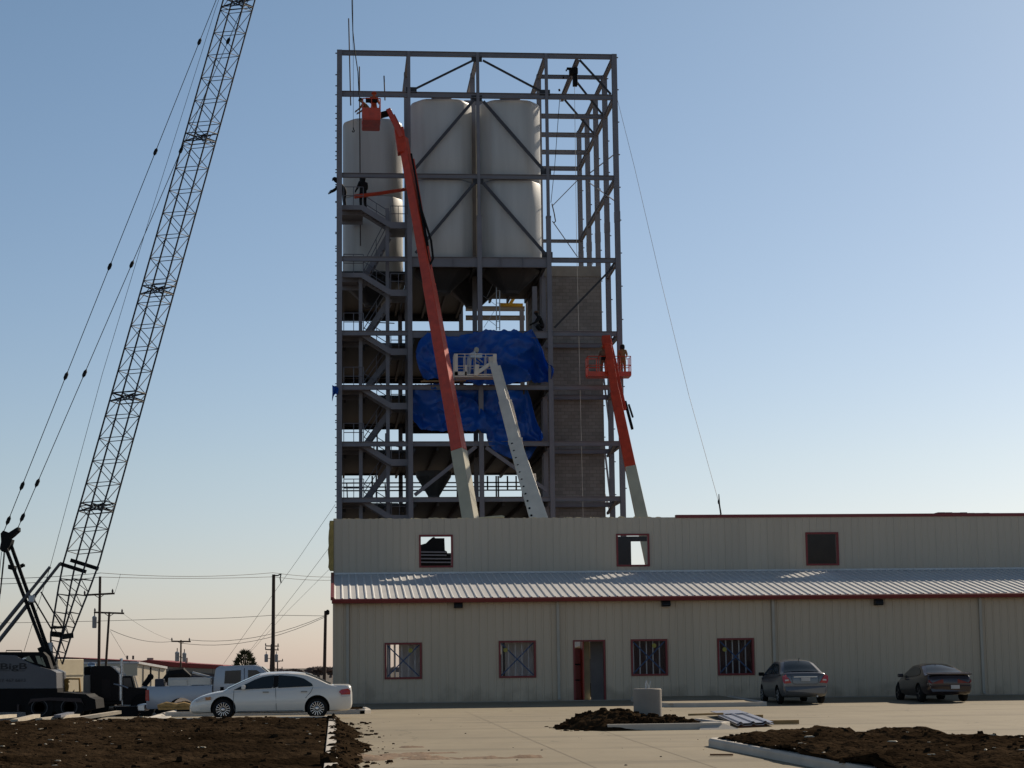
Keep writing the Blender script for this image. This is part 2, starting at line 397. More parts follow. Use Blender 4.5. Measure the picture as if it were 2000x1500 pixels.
b = MB(); b.tube((cc.x-.02, CY, ztop-.02), (cc.x-.02, CY, ztop+.2), .02); b.build('conduit', M_GALV, cyl)

# right-hand island
c0 = G(1384, 1458); c1 = G(1592, 1500); d = (c1-c0); d.z = 0
c2 = c0 + d*2.2
br = G(2000, 1455, .15); 
kerb_run([(48, br.y+.2, 0), (br.x, br.y+.3, 0), (c0.x+2.2, c0.y+1.3, 0), (c0.x+.7, c0.y+.75, 0), (c0.x+.1, c0.y+.3, 0), (c0.x, c0.y, 0), tuple(lerp(c0, c1, .5)), tuple(c1), tuple(c2)])
def back_y(x): return interp([c0.x, c0.x+.7, c0.x+2.2, br.x, 48], [c0.y, c0.y+.7, c0.y+1.25, br.y+.25, br.y+.2], x)
def front_y(x): return c0.y + (x-c0.x)*d.y/d.x
def islz(x, y):
    e = min(1, max(0, min(back_y(x)-y-.1, (y-front_y(x)-.1)*.8)/.7))
    hump = 0.16*math.exp(-((x-c0.x-3.0)/2.2)**2)
    return lerp(0.12, 0.16+hump+.10*fn(x, y, 4, .6)+.06*fn(x, y, 8, 2.0)+.03*fn(x, y, 6, 6), e)
b = MB(); rows = []
for i in range(261):
    x = lerp(c0.x+.12, 30, (i/260)**1.4); ya, yb = max(18, front_y(x)+.12), back_y(x)-.1
    rows.append([V((x, lerp(ya, yb, k/240), islz(x, lerp(ya, yb, k/240)))) for k in range(241)])
b.grid(rows); struct(b.build('soil_island', M_SOIL, smooth=True, fix=False))

# soil washed over the kerb on the lot
def spillz(x, y):
    t = (x-KX)
    t -= .06
    w = interp([28, 36, 40, 43, 47, 51, 55], [.25, .5, .66, .42, .62, .42, .15], y)*(1+.5*fn(x*.3, y, 6, .9))
    e = max(0, 1-t/max(.15, w))*min(1, max(0, t/.2+.85+1.5*fn(x*.4, y, 7, 1.6)))
    return .19*e**.8*(1+.4*fn(x, y, 2, 2.5))-.03+.035*fn(x, y, 3, 6)*e
struct(ground_mesh('soil_spill', M_SOIL, KX-.2, KX+2.2, 27, 56, 60, 260, spillz))
fans = [(G(720, 1477), 1.3, .8), (G(820, 1482), 1.7, .55), (G(945, 1481), 2.2, .4), (G(800, 1460), .35, .35), (G(830, 1472), .9, .3), (G(750, 1482), .8, .8)]
def fanz(x, y):
    h = -1
    for p, rx, ry in fans:
        h = max(h, 1-((x-p.x)/rx)**2-((y-p.y)/ry)**2)
    return -.05+.075*max(0, h)**.5*(1+.8*fn(x, y, 2, 2.2)) if h > 0 else -.05
struct(ground_mesh('soil_wash', mat('washed brown silt', (0.2, 0.125, 0.07), .95, 0, .3, 2, .4, 20), G(690, 1480).x, G(1060, 1480).x, G(800, 1492).y, G(800, 1455).y, 140, 60, fanz))

# clods, straw and chips: more than anyone could count
def scatter(name, m, n, area, zf, smin, smax, flat=.5, long=1.0):
    b = MB(); k_ = 0
    while k_ < n:
        x, y = area()
        if random.random() > .25+1.6*max(0, fn(x, y, 12, .35)+.1): continue
        k_ += 1; z = zf(x, y)
        s = smin+(smax*1.5-smin)*random.random()**2.6; a = random.uniform(0, pi); dx = V((cos(a), sin(a), 0))*s*long; dy = V((-sin(a), cos(a), 0))*s/ max(1, long*.6); dz = V((0, 0, s*flat))
        c = V((x, y, z+dz.z*.3)); j = lambda: V((random.uniform(-.3, .3), random.uniform(-.3, .3), random.uniform(-.3, .3)))*s*flat
        b.hexa([c-dx-dy-dz+j(), c+dx-dy-dz+j(), c+dx+dy-dz+j(), c-dx+dy-dz+j(), c-dx*.7-dy*.7+dz+j(), c+dx*.7-dy*.7+dz+j(), c+dx*.7+dy*.7+dz+j(), c-dx*.7+dy*.7+dz+j()])
    return stuff(b.build(name, m))
def left_area():
    y = 26+31*random.random()**.8; x = random.uniform(-13, KX-.2) if y < 45 else random.uniform(-13.5, KX-.2); return x, y
def right_area():
    while True:
        x, y = random.uniform(c0.x, 18), random.uniform(24, c0.y+1.4)
        if front_y(x)+.2 < y < back_y(x)-.15: return x, y
M_CLOD = mat('soil clod', (0.034, 0.021, 0.012), 1.0, 0, .35, 6, spec=0.0)
M_CHIP = mat('straw and wood chips', (0.55, 0.47, 0.34), .8, 0, .3, 6)
scatter('soil_clods', M_CLOD, 1600, left_area, bedz, .012, .04, .6)
scatter('soil_clods', M_CLOD, 900, right_area, islz, .01, .032, .6)
def mound_area(): return random.uniform(m_l.x, m_r.x), random.uniform(MY-.1, MY+3.5)
scatter('soil_clods', M_CLOD, 600, mound_area, moundz, .015, .05, .65)
scatter('wood_chips', M_CHIP, 170, left_area, lambda x, y: bedz(x, y)+.02, .012, .03, .25, 2.6)
scatter('wood_chips', M_CHIP, 110, right_area, lambda x, y: islz(x, y)+.02, .01, .028, .25, 2.6)
def spill_area(): return KX+abs(random.gauss(0, .5)), random.uniform(28, 55)
scatter('soil_clods', M_CLOD, 420, spill_area, lambda x, y: max(.0, spillz(x, y)), .01, .035, .6)
def lot_area(): return random.uniform(KX+.5, 14), random.uniform(28, 64)
scatter('gravel_bits', mat('grit', (.12, .09, .065), .9), 50, lot_area, lambda x, y: 0.003, .006, .016, .5)
# ================================================================== low metal building
def profile_x(x0, x1, pitch, base, top, h, extra=()):
    """corrugated line: sorted (x, depth) pairs"""
    pts = [(x0, 0.0)]
    k = math.ceil(x0/pitch)
    while True:
        c = k*pitch
        if c+base/2 >= x1: break
        if c-base/2 > x0: pts += [(c-base/2, 0), (c-top/2, h), (c+top/2, h), (c+base/2, 0)]
        k += 1
    pts.append((x1, 0.0))
    for e in extra:
        if x0 < e < x1: pts.append((e, interp([p[0] for p in pts], [p[1] for p in pts], e)))
    return sorted(pts)
def corrugated_wall(b, x0, x1, z0, z1, y, openings, pitch=.305, base=.07, top=.035, h=.028):
    ex = [q for o in openings for q in (o[0], o[1])]
    pr = profile_x(x0, x1, pitch, base, top, h, ex)
    for (xa, da), (xb, db) in zip(pr, pr[1:]):
        if xb-xa < 1e-6: continue
        mid = (xa+xb)/2; cuts = [(z0, z1)]
        for ox0, ox1, oz0, oz1 in openings:
            if ox0 < mid < ox1:
                new = []
                for c0_, c1_ in cuts:
                    if oz0 > c0_: new.append((c0_, min(c1_, oz0)))
                    if oz1 < c1_: new.append((max(c0_, oz1), c1_))
                cuts = new
        for c0_, c1_ in cuts:
            b.add([(xa, y-da, c0_), (xb, y-db, c0_), (xb, y-db, c1_), (xa, y-da, c1_)], [(0, 1, 2, 3)])
def rect(px0, py0, px1, py1, Y):
    a, c = P(px0, (py0+py1)/2, Y), P(px1, (py0+py1)/2, Y); m0, m1 = P((px0+px1)/2, py0, Y), P((px0+px1)/2, py1, Y)
    return (a.x, c.x, m1.z, m0.z)
XL = P(651.5, 1280, WALL_Y).x; XR = 44.0
ZE = P(1000, 1167.5, EAVE_Y).z          # roof edge height at the eave
ZB = lot_z(WALL_Y)
ZT = P(1000, 1119.5, UWALL_Y).z         # where the roof meets the upper wall
ZU = P(1000, 1012, UWALL_Y).z
wins = [rect(755, 1259, 820, 1322.5, WALL_Y), rect(978, 1255, 1043, 1320, WALL_Y), rect(1236, 1252, 1300, 1316, WALL_Y), rect(1405, 1250, 1469, 1315, WALL_Y)]
door = rect(1123, 1253, 1179.5, 1367, WALL_Y); door = (door[0], door[1], ZB+.02, door[3])
bld = thing('metal_building', 'long low ash grey metal building with red trim and ribbed roof', 'building', (XL, WALL_Y, ZB))
b = MB(); corrugated_wall(b, XL, XR, ZB-.05, ZE-.06, WALL_Y, wins+[door], .305, .085, .04, .026)
b.build('front_wall', M_WALL, bld, fix=False)
b = MB(); b.grid([[V((XL, y, z)) for y in (WALL_Y, UWALL_Y)] for z in (ZB-.05, ZE-.06)]); b.add([(XL, WALL_Y, ZE-.06), (XL, UWALL_Y, ZE-.06), (XL, UWALL_Y, ZT-.06)], [(0, 1, 2)])
b.build('side_wall', M_WALL, bld, fix=False)
b = MB(); b.box((XL-.03, WALL_Y-.045, ZB-.02), (XL+.09, WALL_Y+.06, ZE-.08)); b.build('corner_trim', M_WALL, bld)
b = MB(); b.box((XL, WALL_Y-.06, ZB-.3), (XR, WALL_Y+.1, ZB+.03)); b.build('plinth', M_CONC, bld)

def window(parent, o, Y, pane=True, tape=0, sticker=None):
    x0, x1, z0, z1 = o; f = .075
    b = MB()
    for lo, hi in (((x0-f, z0-f), (x1+f, z0)), ((x0-f, z1), (x1+f, z1+f)), ((x0-f, z0), (x0, z1)), ((x1, z0), (x1+f, z1))):
        b.box((lo[0], Y-.055, lo[1]), (hi[0], Y+.14, hi[1]))
    w = b.build('window', M_RED, parent)
    if pane:
        b = MB(); b.box((x0, Y+.05, z0), (x1, Y+.058, z1)); b.build('pane', M_PANE, w)
        if tape:
            b = MB(); T = mat('blue masking tape', (.05, .085, .17), .7)
            b.bar((x0+.02, Y+.042, z0+.02), (x1-.02, Y+.042, z1-.02), .045, .006, up=V((0, 1, 0))); b.bar((x0+.02, Y+.034, z1-.02), (x1-.02, Y+.034, z0+.02), .045, .006, up=V((0, 1, 0)))
            b.build('tape_cross', T, w)
        if sticker:
            sx, sz = lerp(x0, x1, sticker[0]), lerp(z0, z1, sticker[1]); b = MB()
            b.lathe([(.085, 0), (.085, .004)], (sx, Y+.026, sz), 'Y', 12); b.build('sticker', mat('yellow sticker', (.34, .29, .05), .6), w)
    return w
for o, st in zip(wins, ((.72, .82), (.15, .78), (.66, .86), (.17, .72))): window(bld, o, WALL_Y, True, 1, st)
# studs and wall board standing inside
b = MB()
MS = mat('galvanised stud', (.62, .62, .64), .4, .3); MG = mat('wall board', (.72, .72, .74), .8); MGY = mat('kraft faced board', (.62, .54, .34), .8)
for o in wins:
    n = 5
    for k in range(n):
        x = lerp(o[0], o[1], (k+.35)/n); b.box((x-.02, WALL_Y+.42, ZB), (x+.02, WALL_Y+.5, 3.0))
for x in [lerp(XL+.6, 16, k/26) for k in range(27)]: b.box((x-.02, WALL_Y+3.0, ZB), (x+.02, WALL_Y+3.09, 3.2))
b.build('stud_wall', MS, bld)
b = MB(); dx = door[1]-door[0]
b.box((door[0]+dx*.36, WALL_Y+1.4, ZB), (door[0]+dx*.68, WALL_Y+1.45, 2.9)); b.build('kraft_panel', MGY, bld)
b = MB(); b.box((door[0]+dx*.68, WALL_Y+1.2, ZB), (door[0]+dx*2.2, WALL_Y+1.25, 2.9)); b.build('partition', mat('grey wall board', (.30, .29, .29), .8), bld); b = MB()  # right-hand panel in the doorway is a grey board
b.box((wins[0][0]+.5, WALL_Y+.9, ZB), (wins[0][0]+2.2, WALL_Y+.95, 2.9)); b.build('partition', MG, bld); b = MB(); b.box((wins[1][0]+.25, WALL_Y+.9, ZB), (wins[1][1]+.35, WALL_Y+.95, 2.9)); b.build('partition', MG, bld)
b = MB(); f = .06
b.box((door[0]-f, WALL_Y-.05, ZB), (door[0], WALL_Y+.14, door[3]+f)); b.box((door[1], WALL_Y-.05, ZB), (door[1]+f, WALL_Y+.14, door[3]+f)); b.box((door[0], WALL_Y-.05, door[3]), (door[1], WALL_Y+.14, door[3]+f))
df = b.build('door_frame', M_RED, bld)
b = MB(); b.box((door[0]+dx*.30, WALL_Y+.2, ZB+.02), (door[0]+dx*.34, WALL_Y+.95, door[3])); b.build('open_door', mat('red door leaf', (.34, .03, .02), .4), df)

# lean-to roof
SL = (ZT-ZE)/(UWALL_Y-EAVE_Y)
b = MB(); pr = profile_x(XL-.02, XR, .3, .09, .035, .044)
N_ = V((0, -SL, 1)).normalized()
b.grid([[V((x, y, ZE+SL*(y-EAVE_Y)))+N_*h for x, h in pr] for y in (EAVE_Y, UWALL_Y)])
b.build('roof', M_ROOF, bld, fix=False)
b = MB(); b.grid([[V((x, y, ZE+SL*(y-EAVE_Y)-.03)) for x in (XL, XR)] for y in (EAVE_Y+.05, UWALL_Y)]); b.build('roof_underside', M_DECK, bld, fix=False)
b = MB(); zf = P(1000, 1176, EAVE_Y).z
b.prism([(XL-.07, EAVE_Y-.10, ZE+.012), (XL-.07, EAVE_Y-.16, ZE-.03), (XL-.07, EAVE_Y-.13, zf+.01), (XL-.07, EAVE_Y-.02, zf), (XL-.07, EAVE_Y+.05, ZE-.01)], (XR-XL+.1, 0, 0)); b.build('gutter', M_RED, bld)
b = MB(); b.bar((XL-.05, EAVE_Y-.08, ZE+.02), (XL-.05, UWALL_Y, ZT+.03), .13, .12); b.build('rake_trim', M_RED, bld)
b = MB(); b.box((XL, UWALL_Y-.12, ZT-.01), (XR, UWALL_Y-.03, ZT+.075)); b.build('roof_flashing', M_GALV, bld)
for px in (679, 1090.5, 1512, 1918):
    x = P(px, 1270, WALL_Y-.09).x; b = MB(); b.box((x-.05, WALL_Y-.135, ZB+.14), (x+.05, WALL_Y-.045, zf+.02)); b.prism([(x-.05, WALL_Y-.135, ZB+.14), (x-.05, WALL_Y-.045, ZB+.14), (x-.05, WALL_Y-.16, ZB+.05), (x-.05, WALL_Y-.24, ZB+.06)], (.1, 0, 0))
    for z in (ZB+1.2, ZB+2.6): b.box((x-.06, WALL_Y-.142, z), (x+.06, WALL_Y-.03, z+.04))
    b.build('downspout', mat('tan downspout', (.45, .41, .34), .5), bld)
for px, py in ((895, 1181.5), (1300.5, 1178.5), (1716, 1176)):
    c = P(px, py, WALL_Y-.15); b = MB(); w = .165
    b.prism([(c.x-w, WALL_Y-.03, c.z+.12), (c.x-w, WALL_Y-.24, c.z+.10), (c.x-w, WALL_Y-.30, c.z-.06), (c.x-w, WALL_Y-.24, c.z-.12), (c.x-w, WALL_Y-.03, c.z-.12)], (2*w, 0, 0))
    wl_ = b.build('wall_light', mat('black lamp housing', (.012, .012, .012), .4), bld, bevel=.012)
    b = MB(); b.box((c.x-.12, WALL_Y-.22, c.z-.128), (c.x+.12, WALL_Y-.06, c.z-.119)); b.build('lens', mat('lamp lens', (.3, .3, .3), .2), wl_)

# upper wall
XU = P(651, 1060, UWALL_Y).x
uw = [rect(822, 1048, 881, 1105, UWALL_Y), rect(1207, 1046, 1265, 1103, UWALL_Y), rect(1577, 1043, 1634.5, 1101, UWALL_Y)]
b = MB(); corrugated_wall(b, XU, XR, ZT-.05, ZU, UWALL_Y, uw, .305, .07, .035, .02); b.build('upper_wall', M_WALLU, bld, fix=False)
b = MB(); corrugated_wall(b, XU, XR, ZT-.05, ZU-.02, UWALL_Y+.16, uw, .305, .07, .035, .001); b.build('upper_wall_liner', mat('white vapour barrier', (.6, .58, .52), .6), bld, fix=False)
for o in uw: window(bld, o, UWALL_Y, False)
XT = P(1320, 1010, UWALL_Y).x
b = MB(); b.box((XT, UWALL_Y-.06, ZU-.03), (XR, UWALL_Y+.25, ZU+.10)); b.build('eave_trim', M_RED, bld)
b = MB(); x = P(1832, 1004, UWALL_Y).x
for k in range(7): b.box((x+k*.33, UWALL_Y-.03+k*.01, ZU+.104), (x+k*.33+.3, UWALL_Y+1.5, ZU+.15-.008*k+random.uniform(0, .02)))
b.build('loose_roof_panel', mat('brown roof edge', (.12, .05, .05), .6), bld)
# girts, posts and beams behind the upper wall
b = MB()
for z in (ZT+.35, ZU-.25): b.box((XU, UWALL_Y+.17, z), (uw[0][0]-.1, UWALL_Y+.35, z+.18)); b.box((uw[0][1]+.1, UWALL_Y+.17, z), (uw[1][0]-.1, UWALL_Y+.35, z+.18)); b.box((uw[1][1]+.1, UWALL_Y+.17, z), (uw[2][0]-.1, UWALL_Y+.35, z+.18)); b.box((uw[2][1]+.1, UWALL_Y+.17, z), (XR, UWALL_Y+.35, z+.18))
b.build('girt', M_STEEL, bld)
for x in [XU+.2]+[XU+.2+7.2*k for k in range(1, 6)]:
    b = MB(); b.box((x, UWALL_Y+.2, ZB-.1), (x+.3, UWALL_Y+.6, ZU-.3)); b.build('post', M_STEEL, bld)
pw = P(1605, 1070, 89); b = MB(); b.box((pw.x-3, 89, 0), (XR, 89.2, 8.0)); b.build('window_backdrop', mat('dark backdrop panel', (.05, .045, .04), .8), bld)  # dark panel added behind the third upper window for its shaded interior
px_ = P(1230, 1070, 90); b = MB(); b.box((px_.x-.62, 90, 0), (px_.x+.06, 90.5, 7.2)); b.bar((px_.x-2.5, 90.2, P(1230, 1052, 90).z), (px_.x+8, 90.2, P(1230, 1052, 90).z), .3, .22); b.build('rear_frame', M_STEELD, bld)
# fuzzy insulation left hanging out of the wall
M_INS = mat('yellow insulation batt', (.42, .30, .10), .95, 0, .25, 4, .6, 25)
M_INSW = mat('torn insulation facing', (.62, .55, .36), .95, 0, .25, 5)
b = MB(); rows = []
zc0, zc1 = P(646, 1115, UWALL_Y).z, P(646, 1017, UWALL_Y).z
for i in range(15):
    t = i/14; z = lerp(zc0, zc1, t); o = .05*fn(0, 0, z*2, 1)+(-.06 if i in (0, 14) else 0)
    w = .2 + o
    rows.append([V((XU+.01, UWALL_Y-.05, z)), V((XU-w*.6, UWALL_Y-.09, z)), V((XU-w, UWALL_Y+.02, z)), V((XU-w*.9, UWALL_Y+.2, z)), V((XU, UWALL_Y+.28, z))])
b.grid(rows); b.f += [tuple(range(5)), tuple(70+i for i in range(5))]
b.build('insulation', M_INS, bld, smooth=True)
b = MB(); xe = P(1290, 1011, UWALL_Y).x; x = XU+.1
while x < xe:
    s = random.uniform(.008, .026)*(2.2 if random.random() < .12 else 1); ln = random.uniform(.06, .34)
    c = V((x, UWALL_Y+random.uniform(.03, .12), ZU+s*.2))
    b.path([c-V((ln/2, 0, 0)), c+V((-ln*.2, 0, s*.6)), c+V((ln*.2, .02, s*.5)), c+V((ln/2, 0, 0))], [s*.4, s, s*.8, s*.3], 6); x += ln*random.uniform(.7, 2.0)
xw0, xw1 = P(935, 1011, UWALL_Y).x, P(985, 1011, UWALL_Y).x
b.path([(xw0, UWALL_Y+.05, ZU+.02), (lerp(xw0, xw1, .5), UWALL_Y+.05, ZU+.05), (xw1-.1, UWALL_Y+.05, ZU+.07), (xw1, UWALL_Y+.05, ZU+.05)], [.03, .05, .06, .05], 6)
b.build('torn_insulation', M_INSW, bld)

b = MB(); b.box((wins[2][0]-.6, WALL_Y+1.6, ZB), (wins[3][1]+4.0, WALL_Y+1.65, 3.2)); b.build('dark_backing', mat('red brown board', (.16, .06, .05), .8), bld)  # dark backing added so the two right-hand windows show a dark interior
rm = thing('red_cabinet', 'red cabinet with dark panels standing just inside the open doorway', 'cabinet', (door[0], WALL_Y+1.3, ZB))
b = MB(); b.box((door[0]-.35, WALL_Y+1.0, ZB+.02), (door[0]+dx*.34, WALL_Y+1.5, ZB+2.0)); b.build('body', mat('red cabinet paint', (.34, .03, .02), .4), rm, bevel=.03)
b = MB()
for z in (.75, 1.35): b.box((door[0]+.0, WALL_Y+.985, ZB+z), (door[0]+dx*.30, WALL_Y+.997, ZB+z+.05))
b.build('panel', M_DARK, rm)
WY = 91.0
st_ = thing('material_stack', 'dark stack of machinery and material seen through the left upper window', 'stack', P(850, 1100, WY))
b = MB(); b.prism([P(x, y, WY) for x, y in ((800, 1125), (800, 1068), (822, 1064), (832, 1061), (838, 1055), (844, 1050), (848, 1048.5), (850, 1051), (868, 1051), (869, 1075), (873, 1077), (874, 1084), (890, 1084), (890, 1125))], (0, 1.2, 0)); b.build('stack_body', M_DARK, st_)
b = MB()
for y in (1078, 1084, 1091, 1098): b.bar(P(802, y, WY-.1), P(872 if y < 1085 else 889, y+.5, WY-.1), .1, .06)
b.build('stack_batten', M_STEEL, st_)
# ================================================================== steel tower
TY = 108.0; BAYD = 4.1
FY = [TY+BAYD*k for k in range(5)]
CX = [P(p, 555, TY).x for p in (663, 800.4, 937, 1073, 1208)]
LV = {k: P(937, y, TY).z for k, y in (('roof', 102.5), (2, 181.5), (3, 340.5), (4, 502.5), (5, 646.5), (6, 752), (7, 862), (8, 970.5))}
LV[9] = LV[8]-3.05; LV[10] = LV[9]-3.0
PXM = TY/F_PX                      # metres per photo pixel on the tower front
tower = thing('steel_tower', 'tall grey open steel frame tower under construction behind the low building', 'steel tower', (CX[2], TY, GZ))
def ibeam(b, p0, p1, w, h):
    """I-section between two points, web standing in the vertical plane"""
    p0, p1 = V(p0), V(p1); d = (p1-p0).normalized(); up = V((0, 0, 1)); a = d.cross(up).normalized(); u = a.cross(d)
    t = .022
    for o, ww, hh in ((u*(h/2-t/2), w, t), (u*(-h/2+t/2), w, t), (V((0, 0, 0)), t, h-2*t-.002)):
        b.bar(p0+o, p1+o, ww, hh)
def hcol(b, x, y, z0, z1, w):
    t = .026
    b.box((x-w/2, y-w/2, z0), (x+w/2, y-w/2+t, z1)); b.box((x-w/2, y+w/2-t, z0), (x+w/2, y+w/2, z1)); b.box((x-t/2, y-w/2+t, z0), (x+t/2, y+w/2-t, z1))
zsplice = P(937, 423, TY).z
for i, x in enumerate(CX):
    for j, y in enumerate(FY):
        if 0 < i < 4 and 0 < j < 4 and i != 3 and j != 1: continue
        ww = .29 if i in (0, 4) else .26
        top = LV['roof'] if (j <= 1 or i in (0, 4)) else LV[2]
        if i == 3 and j > 1: top = LV[4]
        b = MB()
        if i in (1, 2, 3) and j == 0:
            hcol(b, x, y, GZ, zsplice, ww); hcol(b, x, y, zsplice, top, .175)
            for zz in (zsplice-.05, P(937, 680, TY).z): b.box((x-ww/2-.012, y-ww/2-.02, zz), (x+ww/2+.012, y+ww/2+.02, zz+.1))
        else:
            hcol(b, x, y, GZ, top+.0, ww)
            if i == 4: b.box((x-ww/2-.015, y-ww/2-.02, zsplice-.25+.3*j), (x+ww/2+.015, y+ww/2+.02, zsplice+.35+.3*j))
        if i in (0, 4):            # girt clips
            s = -1 if i == 0 else 1
            for zz in [LV['roof']-.2-1.9*k for k in range(14)]:
                b.box((min(x+s*ww/2, x+s*(ww/2+.09)), y-.04, zz), (max(x+s*ww/2, x+s*(ww/2+.09)), y+.04, zz+.05))
        b.build('column', M_STEEL, tower)
g = .015
def xbeam(i, j, z, h=.27, w=.18, dy=0):
    b = MB(); x0, x1 = CX[i]+g, CX[i+1]-g
    if j == 0 and h > .4:
        ibeam(b, (x0, FY[j]+dy, z-h/2), (x1, FY[j]+dy, z-h/2), w, h)
        for t in (.3, .62): b.box((lerp(x0, x1, t)-.012, FY[j]-w/2+.01, z-h+.03), (lerp(x0, x1, t)+.012, FY[j]-.02, z-.03))
    else: ibeam(b, (x0, FY[j]+dy, z-h/2), (x1, FY[j]+dy, z-h/2), w, h)
    b.build('beam', M_STEEL, tower)
def ybeam(i, j, z, h=.26, w=.18):
    b = MB(); ibeam(b, (CX[i], FY[j]+g, z-h/2), (CX[i], FY[j+1]-g, z-h/2), w, h); b.build('side_beam', M_STEEL, tower)
for k in ('roof', 2, 3, 4, 5, 6, 7, 8):
    for i in range(4):
        h = {'roof': .28, 2: .31, 3: .26}.get(k, .27)
        if k == 4 and i in (1, 2): h = .57
        if k in (5,) and i in (1, 2): h = .40
        xbeam(i, 0, LV[k], h)
xbeam(3, 1, LV['roof'], .22); xbeam(3, 2, LV['roof'], .22)
for j in (1, 2, 3, 4): xbeam(3, j, LV[2], .27)
for k in (5, 6, 7, 8): xbeam(3, 1, LV[k], .27)
xbeam(3, 4, P(1100, 471, FY[4]).z+.1, .2)
for k in (5, 6, 7, 8):
    for i in (0, 1, 2):
        if not (k == 5 and i == 2): xbeam(i, 4, LV[k], .3)
for j in range(4):
    ybeam(4, j, LV['roof']); ybeam(4, j, LV[2], .28)
    for k in (4, 5, 6, 7, 8): ybeam(0, j, LV[k], .28)
    ybeam(4, j, LV[3]); ybeam(0, j, LV['roof']); ybeam(0, j, LV[2])
for k in (4, 5, 6, 7, 8): ybeam(4, 0, LV[k]); 
for j in range(4): ybeam(4, j, P(1131, 470, FY[4]).z+.1, .2)
for i in (1, 2, 3): ybeam(i, 0, LV['roof'], .3, .2); ybeam(i, 1, LV['roof'], .3, .2)
for (px, py) in ((931, 115), (803.5, 176), (1064, 181), (931, 192), (1066, 335), (934, 354), (1069, 498)):
    q = P(px, py, TY); b = MB(); b.box((q.x-.30, TY-.03, q.z-.17), (q.x+.30, TY+.03, q.z+.17)); b.build('gusset_plate', M_STEELD, tower)
for k in (4, 5, 6):
    for i in ((0, 1, 2) if k == 6 else (0, 1)): b = MB(); z_ = P(740, {4: 626, 5: 748, 6: 846 if i else 838}[k], FY[4]).z; b.box((CX[i], FY[4]+.22, z_), (CX[i+1], FY[4]+.3, LV[k]-.05)); b.build('edge_girder', M_DECK, tower)
b = MB(); b.box((CX[2], FY[4]+.22, P(1000, 748, FY[4]).z), (CX[3], FY[4]+.3, LV[5]-.05)); b.build('edge_girder', M_DECK, tower)
# monorail beam in the right-hand bay
xm = P(1130, 104, TY).x
b = MB(); ibeam(b, (xm, TY+.12, LV['roof']-.02-.16), (xm, FY[2]+.3, LV['roof']-.02-.16), .2, .3); b.build('monorail_beam', M_STEEL, tower)
# braces
def brace(p, q, Y0, Y1=None, w=.13, h=.1, m=None):
    b = MB(); b.bar(P(*p, Y0), P(*q, Y0 if Y1 is None else Y1), w, h, up=V((0, 1, 0))); b.build('brace', m or M_STEEL, tower)
YB = TY+.02
M_BR = M_STEELD
for p, q in (((806, 176), (924, 118)), ((943, 118), (1060, 180)), ((1132, 117), (1193, 184))): brace(p, q, YB, None, .11, .09, M_BR)
for p, q in (((810, 330), (925, 196)), ((944, 198), (1063, 334)), ((812, 494), (926, 358)), ((944, 358), (1066, 497))): brace(p, q, YB, None, .16, .12, mat('brace steel', (.06, .06, .07), .6))
brace((1083, 640), (1197, 522), YB, None, .11, .09, M_BR)
for p, q in (((810, 967), (930, 872)), ((949, 874), (1068, 958))): brace(p, q, YB, None, .2, .14)
brace((1120, 152), (1180, 228), FY[1], FY[1], .11, .09, M_BR); brace((1103, 195), (1165, 267), FY[2], FY[2], .11, .09, M_BR)
for p, q, a, c in (((1078, 403), (1128, 352), FY[4], FY[4]), ((1079, 432), (1128, 502), FY[4], FY[4]), ((1152, 338), (1207, 296), FY[3], FY[0]), ((1150, 356), (1200, 392), FY[3], FY[0])): brace(p, q, a, c, .05, .05)
for y0, y1 in ((738, 875), (862, 1005), (960, 1010)): brace((1179, y0), (1196, y1), FY[2], FY[1], .1, .08)
# sloped corner knees under the right edge beams
for y in (526, 762, 873, 985):
    brace((1203, y-8), (1187, y+18), TY+.3, FY[1], .14, .12)
# floor decks
def deck(i0, i1, y0, y1, z, t=.2):
    b = MB(); b.box((CX[i0]+.02, y0, z-t), (CX[i1]-.02, y1, z-.012))
    n = int((CX[i1]-CX[i0])/1.25)
    for k in range(n+1):
        x = lerp(CX[i0]+.3, CX[i1]-.3, k/max(1, n)); b.box((x-.06, y0+.1, z-t-.28), (x+.06, y1-.1, z-t))
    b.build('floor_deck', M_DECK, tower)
for k in (5, 6, 7, 8):
    deck(0, 1, FY[1], FY[4]+.2, LV[k]); deck(1, 3, TY+.2, FY[4]+.2, LV[k])
deck(0, 1, FY[1], FY[4]+.2, LV[4]); deck(1, 2, TY+.2, FY[4]+.2, LV[4], .3); deck(2, 3, TY+.2, FY[3]-1.2, LV[4], .3)
deck(0, 1, FY[1], FY[4]+.2, LV[9]); deck(1, 3, TY+.2, FY[4]+.2, LV[9])
# siding on the far face of the lowest storeys
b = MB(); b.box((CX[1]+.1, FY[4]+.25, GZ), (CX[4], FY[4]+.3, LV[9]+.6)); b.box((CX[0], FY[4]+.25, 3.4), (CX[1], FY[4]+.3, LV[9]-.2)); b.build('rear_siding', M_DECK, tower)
# far-side frame seen through the opening under the right-hand silo
b = MB()
for y in (603, 621): 
    z = P(1000, y, FY[4]).z; ibeam(b, (CX[2]+.3, FY[4], z), (CX[3]+.2, FY[4], z), .2, .3)
x = P(1019, 600, FY[4]).x; b.box((x-.13, FY[4]-.1, LV[5]), (x+.13, FY[4]+.1, P(1000, 605, FY[4]).z)); b.build('rear_frame', mat('tan primed steel', (.26, .22, .17), .6), tower)
# right-hand inner pier beside the shaft
for (px0, px1, y0, y1) in ((1040, 1049, 560, 650), (1058, 1066, 545, 650), (1057, 1066, 775, 1010)):
    a, c = P(px0, 600, TY+1.5), P(px1, 600, TY+1.5); b = MB(); b.box((a.x, TY+1.4, P(1050, y1, TY+1.5).z), (c.x, TY+1.7, P(1050, y0, TY+1.5).z)); b.build('inner_post', M_STEEL, tower)
